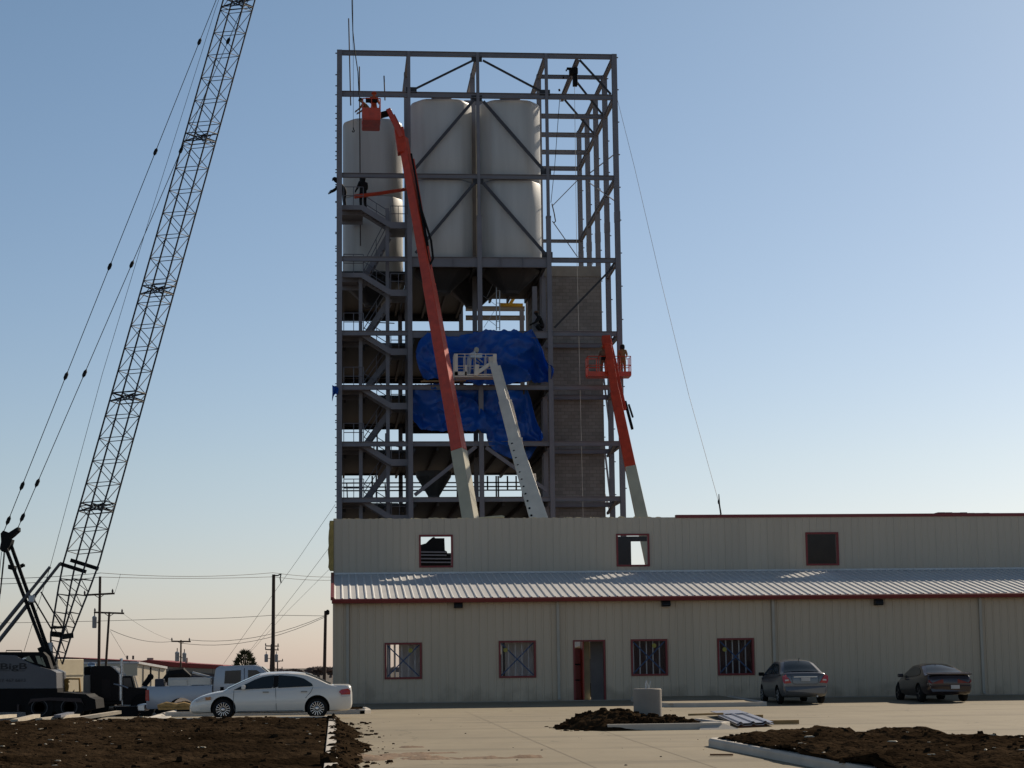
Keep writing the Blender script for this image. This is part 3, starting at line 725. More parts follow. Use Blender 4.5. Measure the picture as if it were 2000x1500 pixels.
# stair tower in the left bay
ST = [(401, 410), (533, 548), (648, 657), (754, 764), (864, 873), (973, 981)]
xa0, xa1, xr0, xr1 = (P(p, 700, TY).x for p in (668, 711, 763, 796))
for px in (704.5, 757.5):
    a = P(px, 800, TY+.9); z1 = P(px, 400 if px > 720 else 535, TY).z; b = MB(); b.box((a.x-.10, TY+.8, GZ), (a.x+.10, TY+1.0, z1)); b.build('stair_post', M_STEEL, tower)
def rail(b, pts, h=1.05, n=1):
    for k in (0.52, 1.0): b.path([V(p)+V((0, 0, h*k)) for p in pts], .024, 5)
    for p0, p1 in zip(pts, pts[1:]):
        for t in (0, .5, 1): q = V(p0).lerp(V(p1), t); b.tube(q, q+V((0, 0, h)), .022, n=5)
for s, (yt, yb) in enumerate(ST):
    zt = P(690, yt, TY+.4).z; y0, y1 = TY+.35, FY[1]-.1
    b = MB(); b.box((xa0, y0, zt-.26), (xa1, y0+.05, zt)); b.box((xa0, y0+.05, zt-.06), (xa1, y1, zt-.02)); b.box((xa0, y0+1.2, zt-.3), (xa1, y0+1.3, zt-.06)); b.box((xa0, y1-.05, zt-.3), (xa1, y1, zt-.06))
    pl = b.build('landing', M_STEEL, tower)
    b = MB(); rail(b, [(xa0+.1, y0+.03, zt), (xa1-.02, y0+.03, zt)]); b.build('guard_rail', M_RAIL, pl)
    zm = zt - P(780, yt, TY).z + P(780, yt+34, TY).z if False else P(780, yt+33, TY+.4).z
    b = MB(); b.box((xr0, y0, zm-.36), (xr1, y0+.05, zm)); b.box((xr0, y0+.05, zm-.08), (xr1, y1, zm-.02))
    ml = b.build('landing', M_STEEL, tower)
    b = MB(); rail(b, [(xr0+.03, y0+.03, zm), (xr1-.03, y0+.03, zm)], .92); b.build('guard_rail', M_RAIL, ml)
    b = MB()
    for yy in (y0+.02, y0+1.25): b.bar((xa1-.05, yy, zt-.16), (xr0+.03, yy, zm-.18), .05, .30)
    for q in range(8):
        t = (q+.5)/8; b.box((lerp(xa1, xr0, t)-.13, y0+.06, lerp(zt, zm, t)-.14), (lerp(xa1, xr0, t)+.13, y0+1.2, lerp(zt, zm, t)-.11))
    fl = b.build('stair_flight', M_STEEL, tower)
    b = MB(); rail(b, [(xa1, y0+1.3, zt-.05), (xr0, y0+1.3, zm-.05)], .95); b.build('hand_rail', M_RAIL, fl)
    nz = P(690, ST[s+1][0], TY+.4).z if s < 5 else zt-3.0
    b = MB()
    for yy in (y0+1.9, y1-.15): b.bar((xa1-.05, yy, nz-.12), (xr0+.05, yy, zm-.16), .05, .30)
    for q in range(9):
        t = (q+.5)/9; b.box((lerp(xa1, xr0, t)-.13, y0+1.95, lerp(nz, zm, t)-.12), (lerp(xa1, xr0, t)+.13, y1-.2, lerp(nz, zm, t)-.09))
    fl = b.build('stair_flight', M_STEEL, tower)
    b = MB(); rail(b, [(xa1, y0+1.85, nz-.05), (xr0, y0+1.85, zm-.05)], .95); b.build('hand_rail', M_RAIL, fl)
# guard rails along the back edges of the floors
for k in (5, 7, 8):
    b = MB(); rail(b, [(CX[0]+.3, FY[4]-.2, LV[k]), (CX[1]-.2, FY[4]-.2, LV[k])], 1.0); rail(b, [(CX[1]+.3, FY[4]-.2, LV[k]), (CX[2]-.2, FY[4]-.2, LV[k])], 1.0); b.build('guard_rail', M_RAIL, tower)
# pipes, cable trays and hangers on the lowest visible storey
b = MB(); z8 = LV[8]
for yy in (943, 951, 958): z = P(800, yy, FY[3]).z; b.tube((CX[0]+.2, FY[3], z), (CX[3]-.2, FY[3], z), .045, n=6)
b.build('service_pipe', M_STEELD, tower)
for px in (727, 735, 893, 952, 969, 973, 991, 1008):
    a = P(px, 950, FY[3]); b = MB(); b.tube((a.x, FY[3]-.1, P(px, 930, FY[3]).z), (a.x, FY[3]-.1, P(px, 958 if px > 900 and px not in (969, 973) else 972, FY[3]).z), .05, n=6); b.build('pipe_hanger', M_STEELD, tower)

# masonry shaft in the right-hand bay
def block_material():
    m = bpy.data.materials.new('grey concrete block'); m.use_nodes = True
    n, l = m.node_tree.nodes, m.node_tree.links; bs = n['Principled BSDF']; bs.inputs['Roughness'].default_value = .9
    tc = n.new('ShaderNodeTexCoord'); mp = n.new('ShaderNodeMapping'); mp.inputs['Rotation'].default_value = (radians(90), 0, 0)
    br_ = n.new('ShaderNodeTexBrick'); br_.inputs['Color1'].default_value = (.235, .215, .195, 1); br_.inputs['Color2'].default_value = (.30, .275, .25, 1); br_.inputs['Mortar'].default_value = (.18, .165, .15, 1)
    br_.inputs['Scale'].default_value = 1; br_.inputs['Brick Width'].default_value = .4; br_.inputs['Row Height'].default_value = .2; br_.inputs['Mortar Size'].default_value = .012
    l.new(tc.outputs['Object'], mp.inputs[0]); l.new(mp.outputs[0], br_.inputs['Vector'])
    nz = n.new('ShaderNodeTexNoise'); nz.inputs['Scale'].default_value = .5; nz.inputs['Detail'].default_value = 5; l.new(tc.outputs['Object'], nz.inputs['Vector'])
    mr = n.new('ShaderNodeMapRange'); mr.inputs[1].default_value = .3; mr.inputs[2].default_value = .7; mr.inputs[3].default_value = .8; mr.inputs[4].default_value = 1.2; l.new(nz.outputs[0], mr.inputs[0])
    sc = n.new('ShaderNodeVectorMath'); sc.operation = 'SCALE'; l.new(br_.outputs[0], sc.inputs[0]); l.new(mr.outputs[0], sc.inputs['Scale']); l.new(sc.outputs[0], bs.inputs['Base Color'])
    return m
YS = FY[1]+.25
sx0, sx1 = CX[3]-.15, P(1178, 760, YS).x; sz = P(1120, 520, YS).z
shaft = thing('block_shaft', 'grey concrete block lift shaft rising inside the right bay of the steel tower', 'masonry shaft', (sx0, YS, GZ))
b = MB(); b.box((sx0, YS, GZ), (sx1, YS+6.5, sz)); b.build('block_wall', block_material(), shaft)
zb = P(1120, 544, YS).z
b = MB(); b.box((sx0-.0, YS-.06, sz-.62), (sx1+.0, YS-.004, sz-.0)); b.build('bond_beam', mat('bond beam block', (.3, .27, .23), .9), shaft)

# ------------------------------------------------------------------ silos
def silo(cx, cy, ztop, zbot, label, dia=3.52):
    t = thing('silo', label, 'silo', (cx, cy, zbot), group='white storage silos in the steel tower')
    r = dia/2; ch = .72; cv = .96
    def ring(k, z):
        base = [(-r+ch, -r), (r-ch, -r), (r, -r+cv), (r, r-cv), (r-ch, r), (-r+ch, r), (-r, r-cv), (-r, -r+cv)]
        pts = []; n = len(base)
        for i in range(n):                   # round the eight corners
            p0, p1, p2 = base[i-1], base[i], base[(i+1) % n]
            for s in (.0, .5, 1.0):
                a = V((lerp(p0[0], p1[0], .8), lerp(p0[1], p1[1], .8), 0)); e = V((lerp(p1[0], p2[0], .2), lerp(p1[1], p2[1], .2), 0)); m_ = V((p1[0], p1[1], 0))
                q = a*(1-s)**2+m_*2*s*(1-s)+e*s*s; pts.append(V((cx+q.x*k, cy+q.y*k, z)))
        return pts
    zm = P(937, 350, TY+.3).z
    for z0, z1 in ((zbot, zm-.0), (zm+.012, ztop)):
        sh = .07 if z1 < zm+.1 else .2
        prof = [(.97, z0), (1, z0+.1), (1, lerp(z0, z1, .33)), (1, lerp(z0, z1, .66)), (1, z1-sh), (.988, z1-sh*.45), (.965, z1-sh*.15), (.93, z1), (.3, z1+.02)]
        b = MB(); rows = [ring(k, z) for k, z in prof]; n = len(rows[0])
        b.v = [p for rr in rows for p in rr]
        b.f = [(i*n+j, i*n+(j+1) % n, (i+1)*n+(j+1) % n, (i+1)*n+j) for i in range(len(rows)-1) for j in range(n)]+[tuple(range(n))[::-1], tuple((len(rows)-1)*n+j for j in range(n))]
        b.build('shell', M_SILO, t, smooth=True)
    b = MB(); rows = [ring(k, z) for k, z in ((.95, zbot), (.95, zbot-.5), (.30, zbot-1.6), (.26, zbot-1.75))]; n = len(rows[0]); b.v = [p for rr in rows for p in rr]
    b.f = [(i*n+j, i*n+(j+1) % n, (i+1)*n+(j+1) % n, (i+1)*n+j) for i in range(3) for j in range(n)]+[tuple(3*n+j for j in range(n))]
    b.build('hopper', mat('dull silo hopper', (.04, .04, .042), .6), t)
    b = MB(); b.box((cx-.55, cy-1.5, ztop), (cx+.55, cy-.3, ztop+.34)); b.build('hatch', M_STEEL, t)
    return t
ztA = P(862, 192, TY+.3).z; zbA = LV[4]+.02
sxa, sxb = P(864.5, 345, TY+.3).x, P(1000, 345, TY+.3).x
silo(sxa, TY+2.05, ztA, zbA, 'white silo in the second tower bay from the left, behind the red lift boom')
silo(sxb, TY+2.05, ztA, zbA, 'white silo in the third tower bay from the left, with its sunlit right edge')
sxc = P(729, 350, FY[1]+.3).x
silo(P(927, 345, FY[1]+.3).x, FY[1]+2.1, P(927, 205, FY[1]+.4).z, zbA, 'shaded white silo showing only in the dark gap between the two front silos')
silo(sxc, FY[1]+2.05, P(728, 231, FY[1]+.4).z, zbA, 'white silo behind the stairs in the left tower bay')

# ------------------------------------------------------------------ tarps
def tarp(name, label, pts_top, pts_bot, Y, seed, amp=.45):
    b = MB(); xs = sorted(set([p[0] for p in pts_top]+[p[0] for p in pts_bot])); x0, x1 = max(pts_top[0][0], pts_bot[0][0]), min(pts_top[-1][0], pts_bot[-1][0])
    n, m = 90, 46; rows = []
    for i in range(n+1):
        x = lerp(x0, x1, i/n); yt = interp([p[0] for p in pts_top], [p[1] for p in pts_top], x); yb = interp([p[0] for p in pts_bot], [p[1] for p in pts_bot], x); r = []
        if 0 < i < n: yt += 3.5*noise.noise(V((x*.09, seed, 1)))+2.5*noise.noise(V((x*.3, seed, 2))); yb += 5*noise.noise(V((x*.07, seed, 4)))+4*abs(noise.noise(V((x*.22, seed, 5))))
        for k in range(m+1):
            t = k/m; py = lerp(yt, yb, t); p = P(x, py, Y)
            u, v_ = p.x*.5, p.z*.5
            w = 1.1*noise.noise(V((u*.9+v_*.6, v_*.4-u*.2, seed)))+.7*abs(noise.noise(V((u*1.3-v_*.5, v_*.9, seed+4))))-.3+.10*fn(u, v_, seed, 3.0)
            w += .55*(1-abs(2.2*noise.noise(V((u*.8+v_*.9, v_*.5-u*.9, seed+7)))))**2+.28*(1-abs(2*noise.noise(V((u*2.1-v_*1.6, v_*1.8+u, seed+11)))))**2-.3
            fold = abs(((u*.75+v_*.65+seed*.37) % 1)-.5)-.25
            cu = (i/n-.74)/.24; curl = (1.15*sin(pi*.70*cu)*min(1, .25+1.6*t) if 0 < cu < 1 else 0) - .5*math.exp(-((i/n-.80)/.05)**2)*t - .35*math.exp(-((i/n-.62+.12*t)/.035)**2)*t
            edge = min(1, (.15+t*2.2))
            dy = -.22-amp*(.75*w+.9*fold*abs(fn(u, v_, seed+9, .5))*2.0)*edge - .25*t + curl
            q = P(x, py, Y+dy) if False else V((p.x+.12*w*edge, p.y+dy, p.z+.05*w))
            r.append(q)
        rows.append(r)
    b.grid(rows)
    m_ = mat('blue poly tarp', (.016, .13, .54), .28, 0, .2, 1.3, .35, 5, spec=.55)
    if 'tr' not in m_:
        nn, ll = m_.node_tree.nodes, m_.node_tree.links; bs = nn['Principled BSDF']; tr_ = nn.new('ShaderNodeBsdfTranslucent'); tr_.inputs[0].default_value = (.02, .16, .62, 1); ms_ = nn.new('ShaderNodeMixShader'); ms_.inputs[0].default_value = .4
        ll.new(bs.outputs[0], ms_.inputs[1]); ll.new(tr_.outputs[0], ms_.inputs[2]); ll.new(ms_.outputs[0], nn['Material Output'].inputs[0]); m_['tr'] = 1
    o = b.build(name, m_, smooth=True, fix=False); sd = o.modifiers.new('thickness', 'SOLIDIFY'); sd.thickness = .012
    return tag(o, label, 'tarp', 'blue tarps on the tower')
tarp('tarp', 'crumpled blue tarp behind the white lift basket, upper of the two large tarps',
     [(811, 690), (816, 672), (828, 655), (845, 648), (880, 660), (905, 655), (935, 648), (948, 644), (975, 647), (1003, 645), (1020, 652), (1038, 643), (1048, 656), (1058, 680), (1064, 704), (1074, 712), (1081, 722)],
     [(811, 700), (818, 728), (828, 741), (860, 741), (900, 747), (930, 752), (965, 752), (995, 751), (1040, 747), (1060, 741), (1077, 741), (1081, 728)], TY-.15, 1, .8)
tarp('tarp', 'blue tarp below the white lift basket, lower of the two large tarps',
     [(806, 753), (850, 750), (935, 752), (990, 752), (1028, 756), (1036, 776), (1041, 800), (1046, 822), (1053, 838), (1056, 846)],
     [(806, 800), (812, 822), (822, 838), (850, 838), (880, 843), (930, 842), (948, 850), (956, 872), (968, 884), (1000, 893), (1038, 895), (1049, 868), (1056, 858)], TY+.25, 5, .75)
b = MB(); rows = []
for i in range(9):
    t = i/8; yt, yb = lerp(752, 757, t), lerp(784, 762, t)-6*sin(t*5); rows.append([V((P(649+12*t, lerp(yt, yb, k/6), TY-.3).x, TY-.3+.08*sin(k+i), P(649+12*t, lerp(yt, yb, k/6), TY-.3).z)) for k in range(7)])
b.grid(rows); o = b.build('tarp', MATS['blue poly tarp'], smooth=True, fix=False); o.modifiers.new('thickness', 'SOLIDIFY').thickness = .012
tag(o, 'small torn scrap of blue tarp flapping off the left edge of the steel tower', 'tarp')
b = MB(); b.bar(P(822, 745, TY-.7), P(910, 744, TY-.7), .25, .06); tag(b.build('scaffold_plank', M_LUMBER), 'pale plank lying across between the two large blue tarps', 'plank')

# ------------------------------------------------------------------ equipment hung in the tower
ho = thing('hoist', 'black trolley hoist hanging from the beam at the top right of the tower', 'hoist', P(1122, 135, TY+1.6))
hy = TY+1.6; a = lambda x, y: P(x, y, hy)
b = MB(); b.box((a(1112, 140).x, hy-.25, a(1112, 146).z), (a(1128, 140).x, hy+.25, a(1112, 134).z)); b.build('trolley', M_BLACK, ho, bevel=.03)
b = MB(); b.box((a(1118.5, 140).x, hy-.2, a(1112, 168).z), (a(1127.5, 140).x, hy+.2, a(1112, 146.5).z)); b.build('motor_housing', M_BLACK, ho, bevel=.04)
b = MB(); b.box((a(1107, 140).x, hy-.1, a(1112, 136).z), (a(1116, 140).x, hy+.1, a(1112, 132.5).z)); b.tube(a(1106, 136), a(1106, 139), .04); b.build('control_box', M_BLACK, ho)
b = MB(); b.path([a(1122, 168), P(1126, 470, hy-.5), P(1131, 680, hy-1), P(1138, 970, hy-1.5), P(1139, 1025, hy-1.6)], .013, 5); b.build('load_rope', mat('pale rope', (.5, .47, .42), .7), ho)
b = MB(); b.path([P(1115, 150, hy), P(1093, 195, hy), P(1090, 235, hy), P(1083, 330, hy), P(1076, 396, hy)], .018, 5)
b.tube(P(1100.5, 150, hy), P(1100.5, 153, hy), .05); b.tube(P(1092, 174, hy), P(1093, 178, hy), .06); b.path([P(1078, 398, hy), P(1082, 415, hy), P(1085, 432, hy), P(1082, 435, hy)], .035, 5)
tag(b.build('tag_line', M_BLACK), 'dark control cable dangling beside the hoist in the right bay', 'cable')
yl = thing('yellow_trolley_beam', 'yellow hoist beam in the opening below the right silo', 'hoist beam', P(990, 597, FY[3]))
yy = FY[3]
b = MB(); b.bar(P(975, 595.5, yy), P(1021, 596.5, yy), .3, .2); b.build('beam', M_YEL, yl)
b = MB(); b.bar(P(997, 593, yy), P(1003, 583, yy), .2, .2); b.bar(P(1000, 583, yy), P(988, 579.5, yy), .1, .06); b.build('bracket', M_YEL, yl)
sc_ = thing('scaffold_ladder', 'thin grey scaffold frame standing in the third bay above the upper blue tarp', 'scaffold', P(972, 645, TY+2))
b = MB()
for px in (969.5, 976): b.tube(P(px, 645, TY+2), P(px, 532, TY+2), .03, n=6)
for k in range(9): b.tube(P(969.5, 640-12*k, TY+2), P(976, 640-12*k, TY+2), .016, n=5)
b.build('frame', M_GALV, sc_)
b = MB()
for p, q in (((944, 578), (970, 597)), ((945, 618), (970, 637)), ((970, 600), (945, 640)), ((951, 580), (967, 545))): b.tube(P(*p, TY+2.2), P(*q, TY+2.2), .014, n=5)
b.build('cross_brace', M_GALV, sc_)
for i, (px, y0, y1) in enumerate(((683, 36, 206), (704, 130, 480), (752, 148, 196))):
    b = MB(); Yp = TY+.6 if i != 1 else FY[1]-.1; b.tube(P(px-(2 if i == 0 else 2), y0, Yp), P(px+(2 if i == 0 else 0), y1, Yp), .036, n=8)
    tag(b.build('steel_pipe', mat('rusty pipe', (.10, .075, .065), .7)), ['tallest steel pipe standing up through the top left of the tower', 'long steel pipe running down the face of the left silo', 'short steel pipe stub standing above the red basket'][i], 'pipe', 'steel pipes above the left silo')
b = MB(); b.path([P(692, 384, TY+1), P(740, 378, TY+1.6), P(796, 369, TY+2.4)], [.12, .11, .1], 8); tag(b.build('red_boom', M_LIFTR, smooth=True), 'dull red boom lying level behind the top stair landing', 'boom')
hp = thing('feed_hopper', 'grey cone hopper in the second bay of the lowest open storey', 'hopper', P(847, 970, TY+5))
b = MB(); q = P(847, 945, TY+5); b.lathe([(1.05, P(847, 922, TY+5).z), (1.0, P(847, 932, TY+5).z), (.35, P(847, 968, TY+5).z), (.3, P(847, 974, TY+5).z)], (q.x, TY+5, 0), 'Z', 20); b.build('cone', mat('grey hopper steel', (.075, .075, .075), .6), hp)
for i, (px, w) in enumerate(((827, 7), (841, 9), (867, 7))):
    q = P(px, 860, TY+9); r = w*(TY+9)/F_PX*.6; b = MB(); b.lathe([(r*.8, LV[7]), (r, LV[7]+.1), (r*1.02, LV[7]+.5), (r*.8, LV[7]+.85), (r*.3, LV[7]+.95)], (q.x, TY+9, 0), 'Z', 12)
    tag(b.build('bulk_bag', mat('tan bulk bag', (.22, .19, .14), .9)), ['leftmost tan bulk bag under the lower blue tarp', 'largest tan bulk bag, in the middle under the lower blue tarp', 'tan bulk bag nearest the red boom under the lower blue tarp'][i], 'bag', 'bulk bags under the lower tarp')
b = MB(); q = P(695, 958, FY[3]+.5); b.lathe([(.1, -.3), (.38, -.3), (.42, -.2), (.42, .2), (.38, .3), (.1, .3)], (q.x, q.y, LV[8]+.42), 'Y', 20); tag(b.build('hose_reel', M_BLACK, smooth=True), 'black hose reel on the lowest open floor by the stairs', 'reel')

# cables from the tower
def cable(name, label, pts, r=.012, m=M_STEELD, cat='cable', group=None):
    b = MB(); b.path(pts, r, 5); return tag(b.build(name, m), label, cat, group)
q = [P(1206, 195, TY), P(1240, 330, TY-2), P(1290, 545, TY-6), P(1345, 770, TY-12), P(1403, 978, 88)]
tl = thing('guide_rope', 'long thin rope from the top right of the tower down to the long roof', 'rope', q[-1])
b = MB(); b.path(q, .012, 5); b.build('rope', mat('thin rope', (.3, .3, .32), .7), tl)
b = MB(); e = q[-1]; b.lathe([(.015, .06), (.05, .0), (.055, -.07), (.03, -.16)], (e.x+.02, e.y, e.z), 'Z', 10); b.path([P(1404, 965, 88), P(1405, 985, 88), P(1408, 1004, 88), P(1405, 1008, 88)], [.02, .035, .04, .015], 6); b.build('hook_block', M_BLACK, tl)

rnd = random.Random(11)
for k in range(16):                # conduit and loose bars on the left-hand floors
    lv = rnd.choice((4, 5, 6, 7, 8)); yy_ = rnd.choice((FY[1]+.4, FY[2], FY[3])); x0_ = rnd.uniform(CX[0]+.3, CX[1]-.6); b = MB()
    if rnd.random() < .55: b.tube((x0_, yy_, LV[lv]), (x0_+rnd.uniform(-.1, .1), yy_, LV[lv]+rnd.uniform(1.2, 2.6)), rnd.uniform(.02, .05), n=6)
    else: z_ = LV[lv]+rnd.uniform(.3, 2.4); b.tube((x0_, yy_, z_), (min(CX[1]-.2, x0_+rnd.uniform(.8, 2.4)), yy_, z_+rnd.uniform(-.3, .3)), rnd.uniform(.02, .05), n=6)
    b.build('conduit', M_RAIL if k % 3 == 0 else M_STEELD, tower)
# ================================================================== boom lifts
def lift(label, secs, base_Y, body, jib, basket, chassis_px, extra=None):
    """secs: list of (p0, p1, w0, w1, material, twist); basket: dict; all points 3-D"""
    base = V((P(chassis_px, 1200, base_Y).x, base_Y, GZ))
    t = thing('boom_lift', label, 'boom lift', base)
    b = MB(); b.hexa([base+V(p) for p in ((-1.15, -1.9, .35), (1.15, -1.9, .35), (1.15, 1.9, .35), (-1.15, 1.9, .35), (-1.0, -1.8, 1.0), (1.0, -1.8, 1.0), (1.0, 1.8, 1.0), (-1.0, 1.8, 1.0))]); b.build('chassis', M_DARK, t, bevel=.04)
    for sx in (-1, 1):
        for sy in (-1, 1):
            c = base+V((sx*1.25, sy*1.5, .55)); b = MB(); b.lathe([(.3, -.2), (.52, -.19), (.55, -.1), (.55, .1), (.52, .19), (.3, .2)], c, 'X', 24); w = b.build('wheel', M_BLACK, t, smooth=True)
            b = MB(); b.lathe([(.05, -.15), (.3, -.19), (.3, .19), (.05, .15)], c, 'X', 16); b.build('rim', body, w)
    b = MB(); b.lathe([(.7, .95), (.75, 1.02), (.75, 1.15)], base, 'Z', 24); b.hexa([base+V(p) for p in ((-1.1, -1.5, 1.15), (1.1, -1.5, 1.15), (1.1, 2.0, 1.15), (-1.1, 2.0, 1.15), (-1.05, -1.3, 2.1), (1.05, -1.3, 2.1), (1.05, 1.8, 2.1), (-1.05, 1.8, 2.1))]); b.build('turntable', body, t, bevel=.06)
    for s_ in secs:
        p0, p1, w0, w1, m, tw = s_; b = MB(); d = (V(p1)-V(p0)); 
        b.bar(p0, p1, w0, w0, w1, w1, up=V((0, 1, 0)), twist=tw); b.build('boom_section', m, t, bevel=.03)
    for j in jib:
        b = MB(); b.bar(j[0], j[1], j[2], j[2], up=V((0, 1, 0))); b.build(j[4] if len(j) > 4 else 'jib', j[3], t, bevel=.015)
    if basket:
        c = basket['c']; L, D, H = basket['L'], basket.get('D', .95), basket.get('H', 1.1); m = basket['m']; rz = basket.get('rz', 0)
        R = Matrix.Rotation(rz, 3, 'Z')
        def q(x, y, z): return c+R@V((x, y, z))
        b = MB(); n = basket.get('posts', 5)
        fl = [q(-L/2, -D/2, -.06), q(L/2, -D/2, -.06), q(L/2, D/2, -.06), q(-L/2, D/2, -.06)]
        b.hexa(fl+[p+V((0, 0, .06)) for p in fl])
        b.bar(q(-L/2, -D/2-.02, .07), q(L/2, -D/2-.02, .07), .04, basket.get('toe', .16)); b.bar(q(-L/2, D/2+.02, .07), q(L/2, D/2+.02, .07), .04, .16)
        bo = b.build('basket_floor', m, t)
        b = MB(); r = basket.get('r', .028)
        for z in (.55, H):
            pts = [q(-L/2, -D/2, z), q(L/2, -D/2, z), q(L/2, D/2, z), q(-L/2, D/2, z), q(-L/2, -D/2, z)]
            b.path(pts, r, 6)
        for k in range(n):
            for s in (-1, 1): b.tube(q(-L/2+L*k/(n-1), s*D/2, 0), q(-L/2+L*k/(n-1), s*D/2, H), r, n=6)
        for s in (-1, 1):
            b.tube(q(s*L/2, 0, 0), q(s*L/2, 0, H), r, n=6)
        if basket.get('plates'):
            b.bar(q(-L/2+.09, -D/2-.03, .0), q(-L/2+.09, -D/2-.03, H), .18, .02, up=V((0, 1, 0))); b.bar(q(L/2-.09, -D/2-.03, .5), q(L/2-.09, -D/2-.03, H), .18, .02, up=V((0, 1, 0)))
            b.bar(q(-L/2+.62, -D/2-.03, .0), q(-L/2+.62, -D/2-.03, .6), .12, .02, up=V((0, 1, 0))); b.bar(q(-L/2, -D/2-.03, .13), q(-L/2+.66, -D/2-.03, .13), .02, .22)
        if basket.get('skirt'):
            for s in (-1, 1): b.bar(q(-L/2, s*(D/2+.02), .32), q(L/2, s*(D/2+.02), .32), .03, .6)
            for s in (-1, 1): b.bar(q(s*(L/2+.0), -D/2, .32), q(s*(L/2+.0), D/2, .32), .03, .6)
        b.build('basket_rail', m, t)
        b = MB(); cb = q(basket.get('cx', 0), -D/2+.12, H-.05); b.box(cb-V((.32, .1, .14)), cb+V((.32, .1, .1))); b.build('control_panel', M_DARK if not basket.get('plates') else M_GALV, t)
    return t
def along(p0, p1, z):
    p0, p1 = V(p0), V(p1); return p0.lerp(p1, (z-p0.z)/(p1.z-p0.z))
# --- tall orange-red lift
A, B = P(917, 1012, 101), P(787, 270, 106.2)
J = P(896.5, 880, 101+5.2*132/742); foot = along(A, B, 2.3-.3)
L1 = lift('tall orange red boom lift reaching up to the top left of the tower',
     [(foot, J, .72, .66, M_LIFTC, .5), (J, V(J).lerp(B, .52), .64, .56, M_LIFTR, .5), (V(J).lerp(B, .50), B, .53, .44, M_LIFTR, .5)],
     foot.y-.6, M_LIFTR,
     [(P(786, 300, 106), P(779, 252, 106.3), .52, M_LIFTR, 'boom_head'), (P(784, 268, 106.0), P(758, 213, 106.0), .26, M_LIFTR), (P(778, 250, 106.3), P(766, 226, 106.3), .3, M_LIFTR), (P(763, 220, 106.1), P(741, 226, 106.2), .3, M_DARK, 'platform_bracket'), (P(803, 300, 105.6), P(836, 480, 104.6), .1, M_BLACK, 'cable_carrier'), (P(808, 310, 105.6), P(842, 515, 104.5), .07, M_LIFTR, 'hydraulic_line')],
     dict(c=P(725, 243, 106.2), L=.95, D=2.3, H=1.15, m=M_LIFTR, posts=3, r=.03, skirt=1, cx=.0), 930)
b = MB(); b.path([P(820, 400, 104.9), P(842, 470, 104.6), P(846, 505, 104.4), P(838, 520, 104.3)], .06, 6)
for k in range(26):
    t = k/25; p = P(lerp(884, 927, t), lerp(800, 1008, t), 102.4-.05*k); b.box(p-V((.05, .05, .07)), p+V((.05, .05, .07)))
b.build('hose_bundle', M_BLACK, L1)
b = MB(); b.path([P(808, 330, 105.3), P(846, 560, 104), P(878, 740, 102.9), P(906, 872, 102.0)], .035, 5); b.build('boom_hose', M_BLACK, L1)
# --- white lift
A, B = P(1052, 1012, 99), P(963, 712, 105.6)
def wp(px, py): return P(px, py, lerp(99, 105.6, (1012-py)/300))
L2 = lift('white telescopic boom lift with a wide white basket in front of the blue tarps',
     [(along(A, wp(1005, 862), 2.0), wp(1006, 865), 1.25, .68, M_LIFTW, .15), (wp(1010, 880), wp(985, 788), .62, .56, M_LIFTW, .15), (wp(988, 800), wp(964, 712), .46, .42, M_LIFTW, .15)],
     96.0, M_LIFTW,
     [(wp(995, 790), wp(974, 716), .2, M_LIFTW, 'hydraulic_cylinder'), (wp(1020, 880), wp(997, 788), .2, M_LIFTW, 'hydraulic_cylinder'), (wp(962, 708), P(932, 728, 105.2), .2, M_LIFTW), (wp(966, 702), wp(954, 704), .34, M_LIFTW, 'boom_head'), (P(930, 734, 105.2), P(932, 712, 105.2), .22, M_LIFTW, 'platform_bracket'),
      (wp(993, 862), wp(1020, 861), .34, M_LIFTW, 'boom_collar'), (wp(977, 789), wp(999, 786), .3, M_LIFTW, 'boom_collar'), (wp(1017, 935), wp(1046, 932), .36, M_LIFTW, 'boom_collar')],
     dict(c=P(927.5, 737, 105.9), L=83*105.4/F_PX, D=1.0, H=44*105.4/F_PX, m=M_LIFTW, posts=5, plates=1, toe=.08, r=.022, cx=.05), 1085)
b = MB()
for k in range(11):
    c = wp(999+3.7*k, 868+14*k); w = .37+.012*k; b.lathe([(.001, -w-.012), (.055, -w-.012), (.055, -w+.1), (.001, -w+.1)], (c.x, c.y, c.z), 'Y', 10)
b.build('boom_hole', M_BLACK, L2)
# --- right-hand orange lift
A, B = P(1253, 1010, 101.5), P(1186, 668, 106.4)
def rp(px, py): return P(px, py, lerp(101.5, 106.4, (1010-py)/342))
L3 = lift('orange red boom lift with a cream lower boom at the right edge of the tower',
     [(along(A, rp(1232, 914), 2.0), rp(1232, 914), .74, .58, M_LIFTC, .12), (rp(1232, 916), rp(1201, 768), .58, .50, M_LIFTR, .12), (rp(1203, 780), rp(1186, 668), .44, .40, M_LIFTR, .12)],
     99, M_LIFTR,
     [(rp(1186, 676), rp(1183, 659), .46, M_LIFTR, 'boom_head'), (rp(1190, 664), rp(1203, 720), .22, M_LIFTR), (rp(1203, 718), rp(1221, 800), .17, M_LIFTR), (P(1186, 728, 106.0), P(1187, 700, 106.0), .25, M_LIFTR, 'platform_bracket'),
      (rp(1221, 784), rp(1235, 838), .14, M_BLACK, 'cable_carrier'), (rp(1228, 790), rp(1236, 815), .1, M_BLACK, 'cable_carrier')],
     dict(c=P(1188.5, 735, 106.6), L=86*106/F_PX, D=.95, H=38*106/F_PX, m=M_LIFTR, posts=5, toe=.26, r=.024, cx=-.1), 1272)

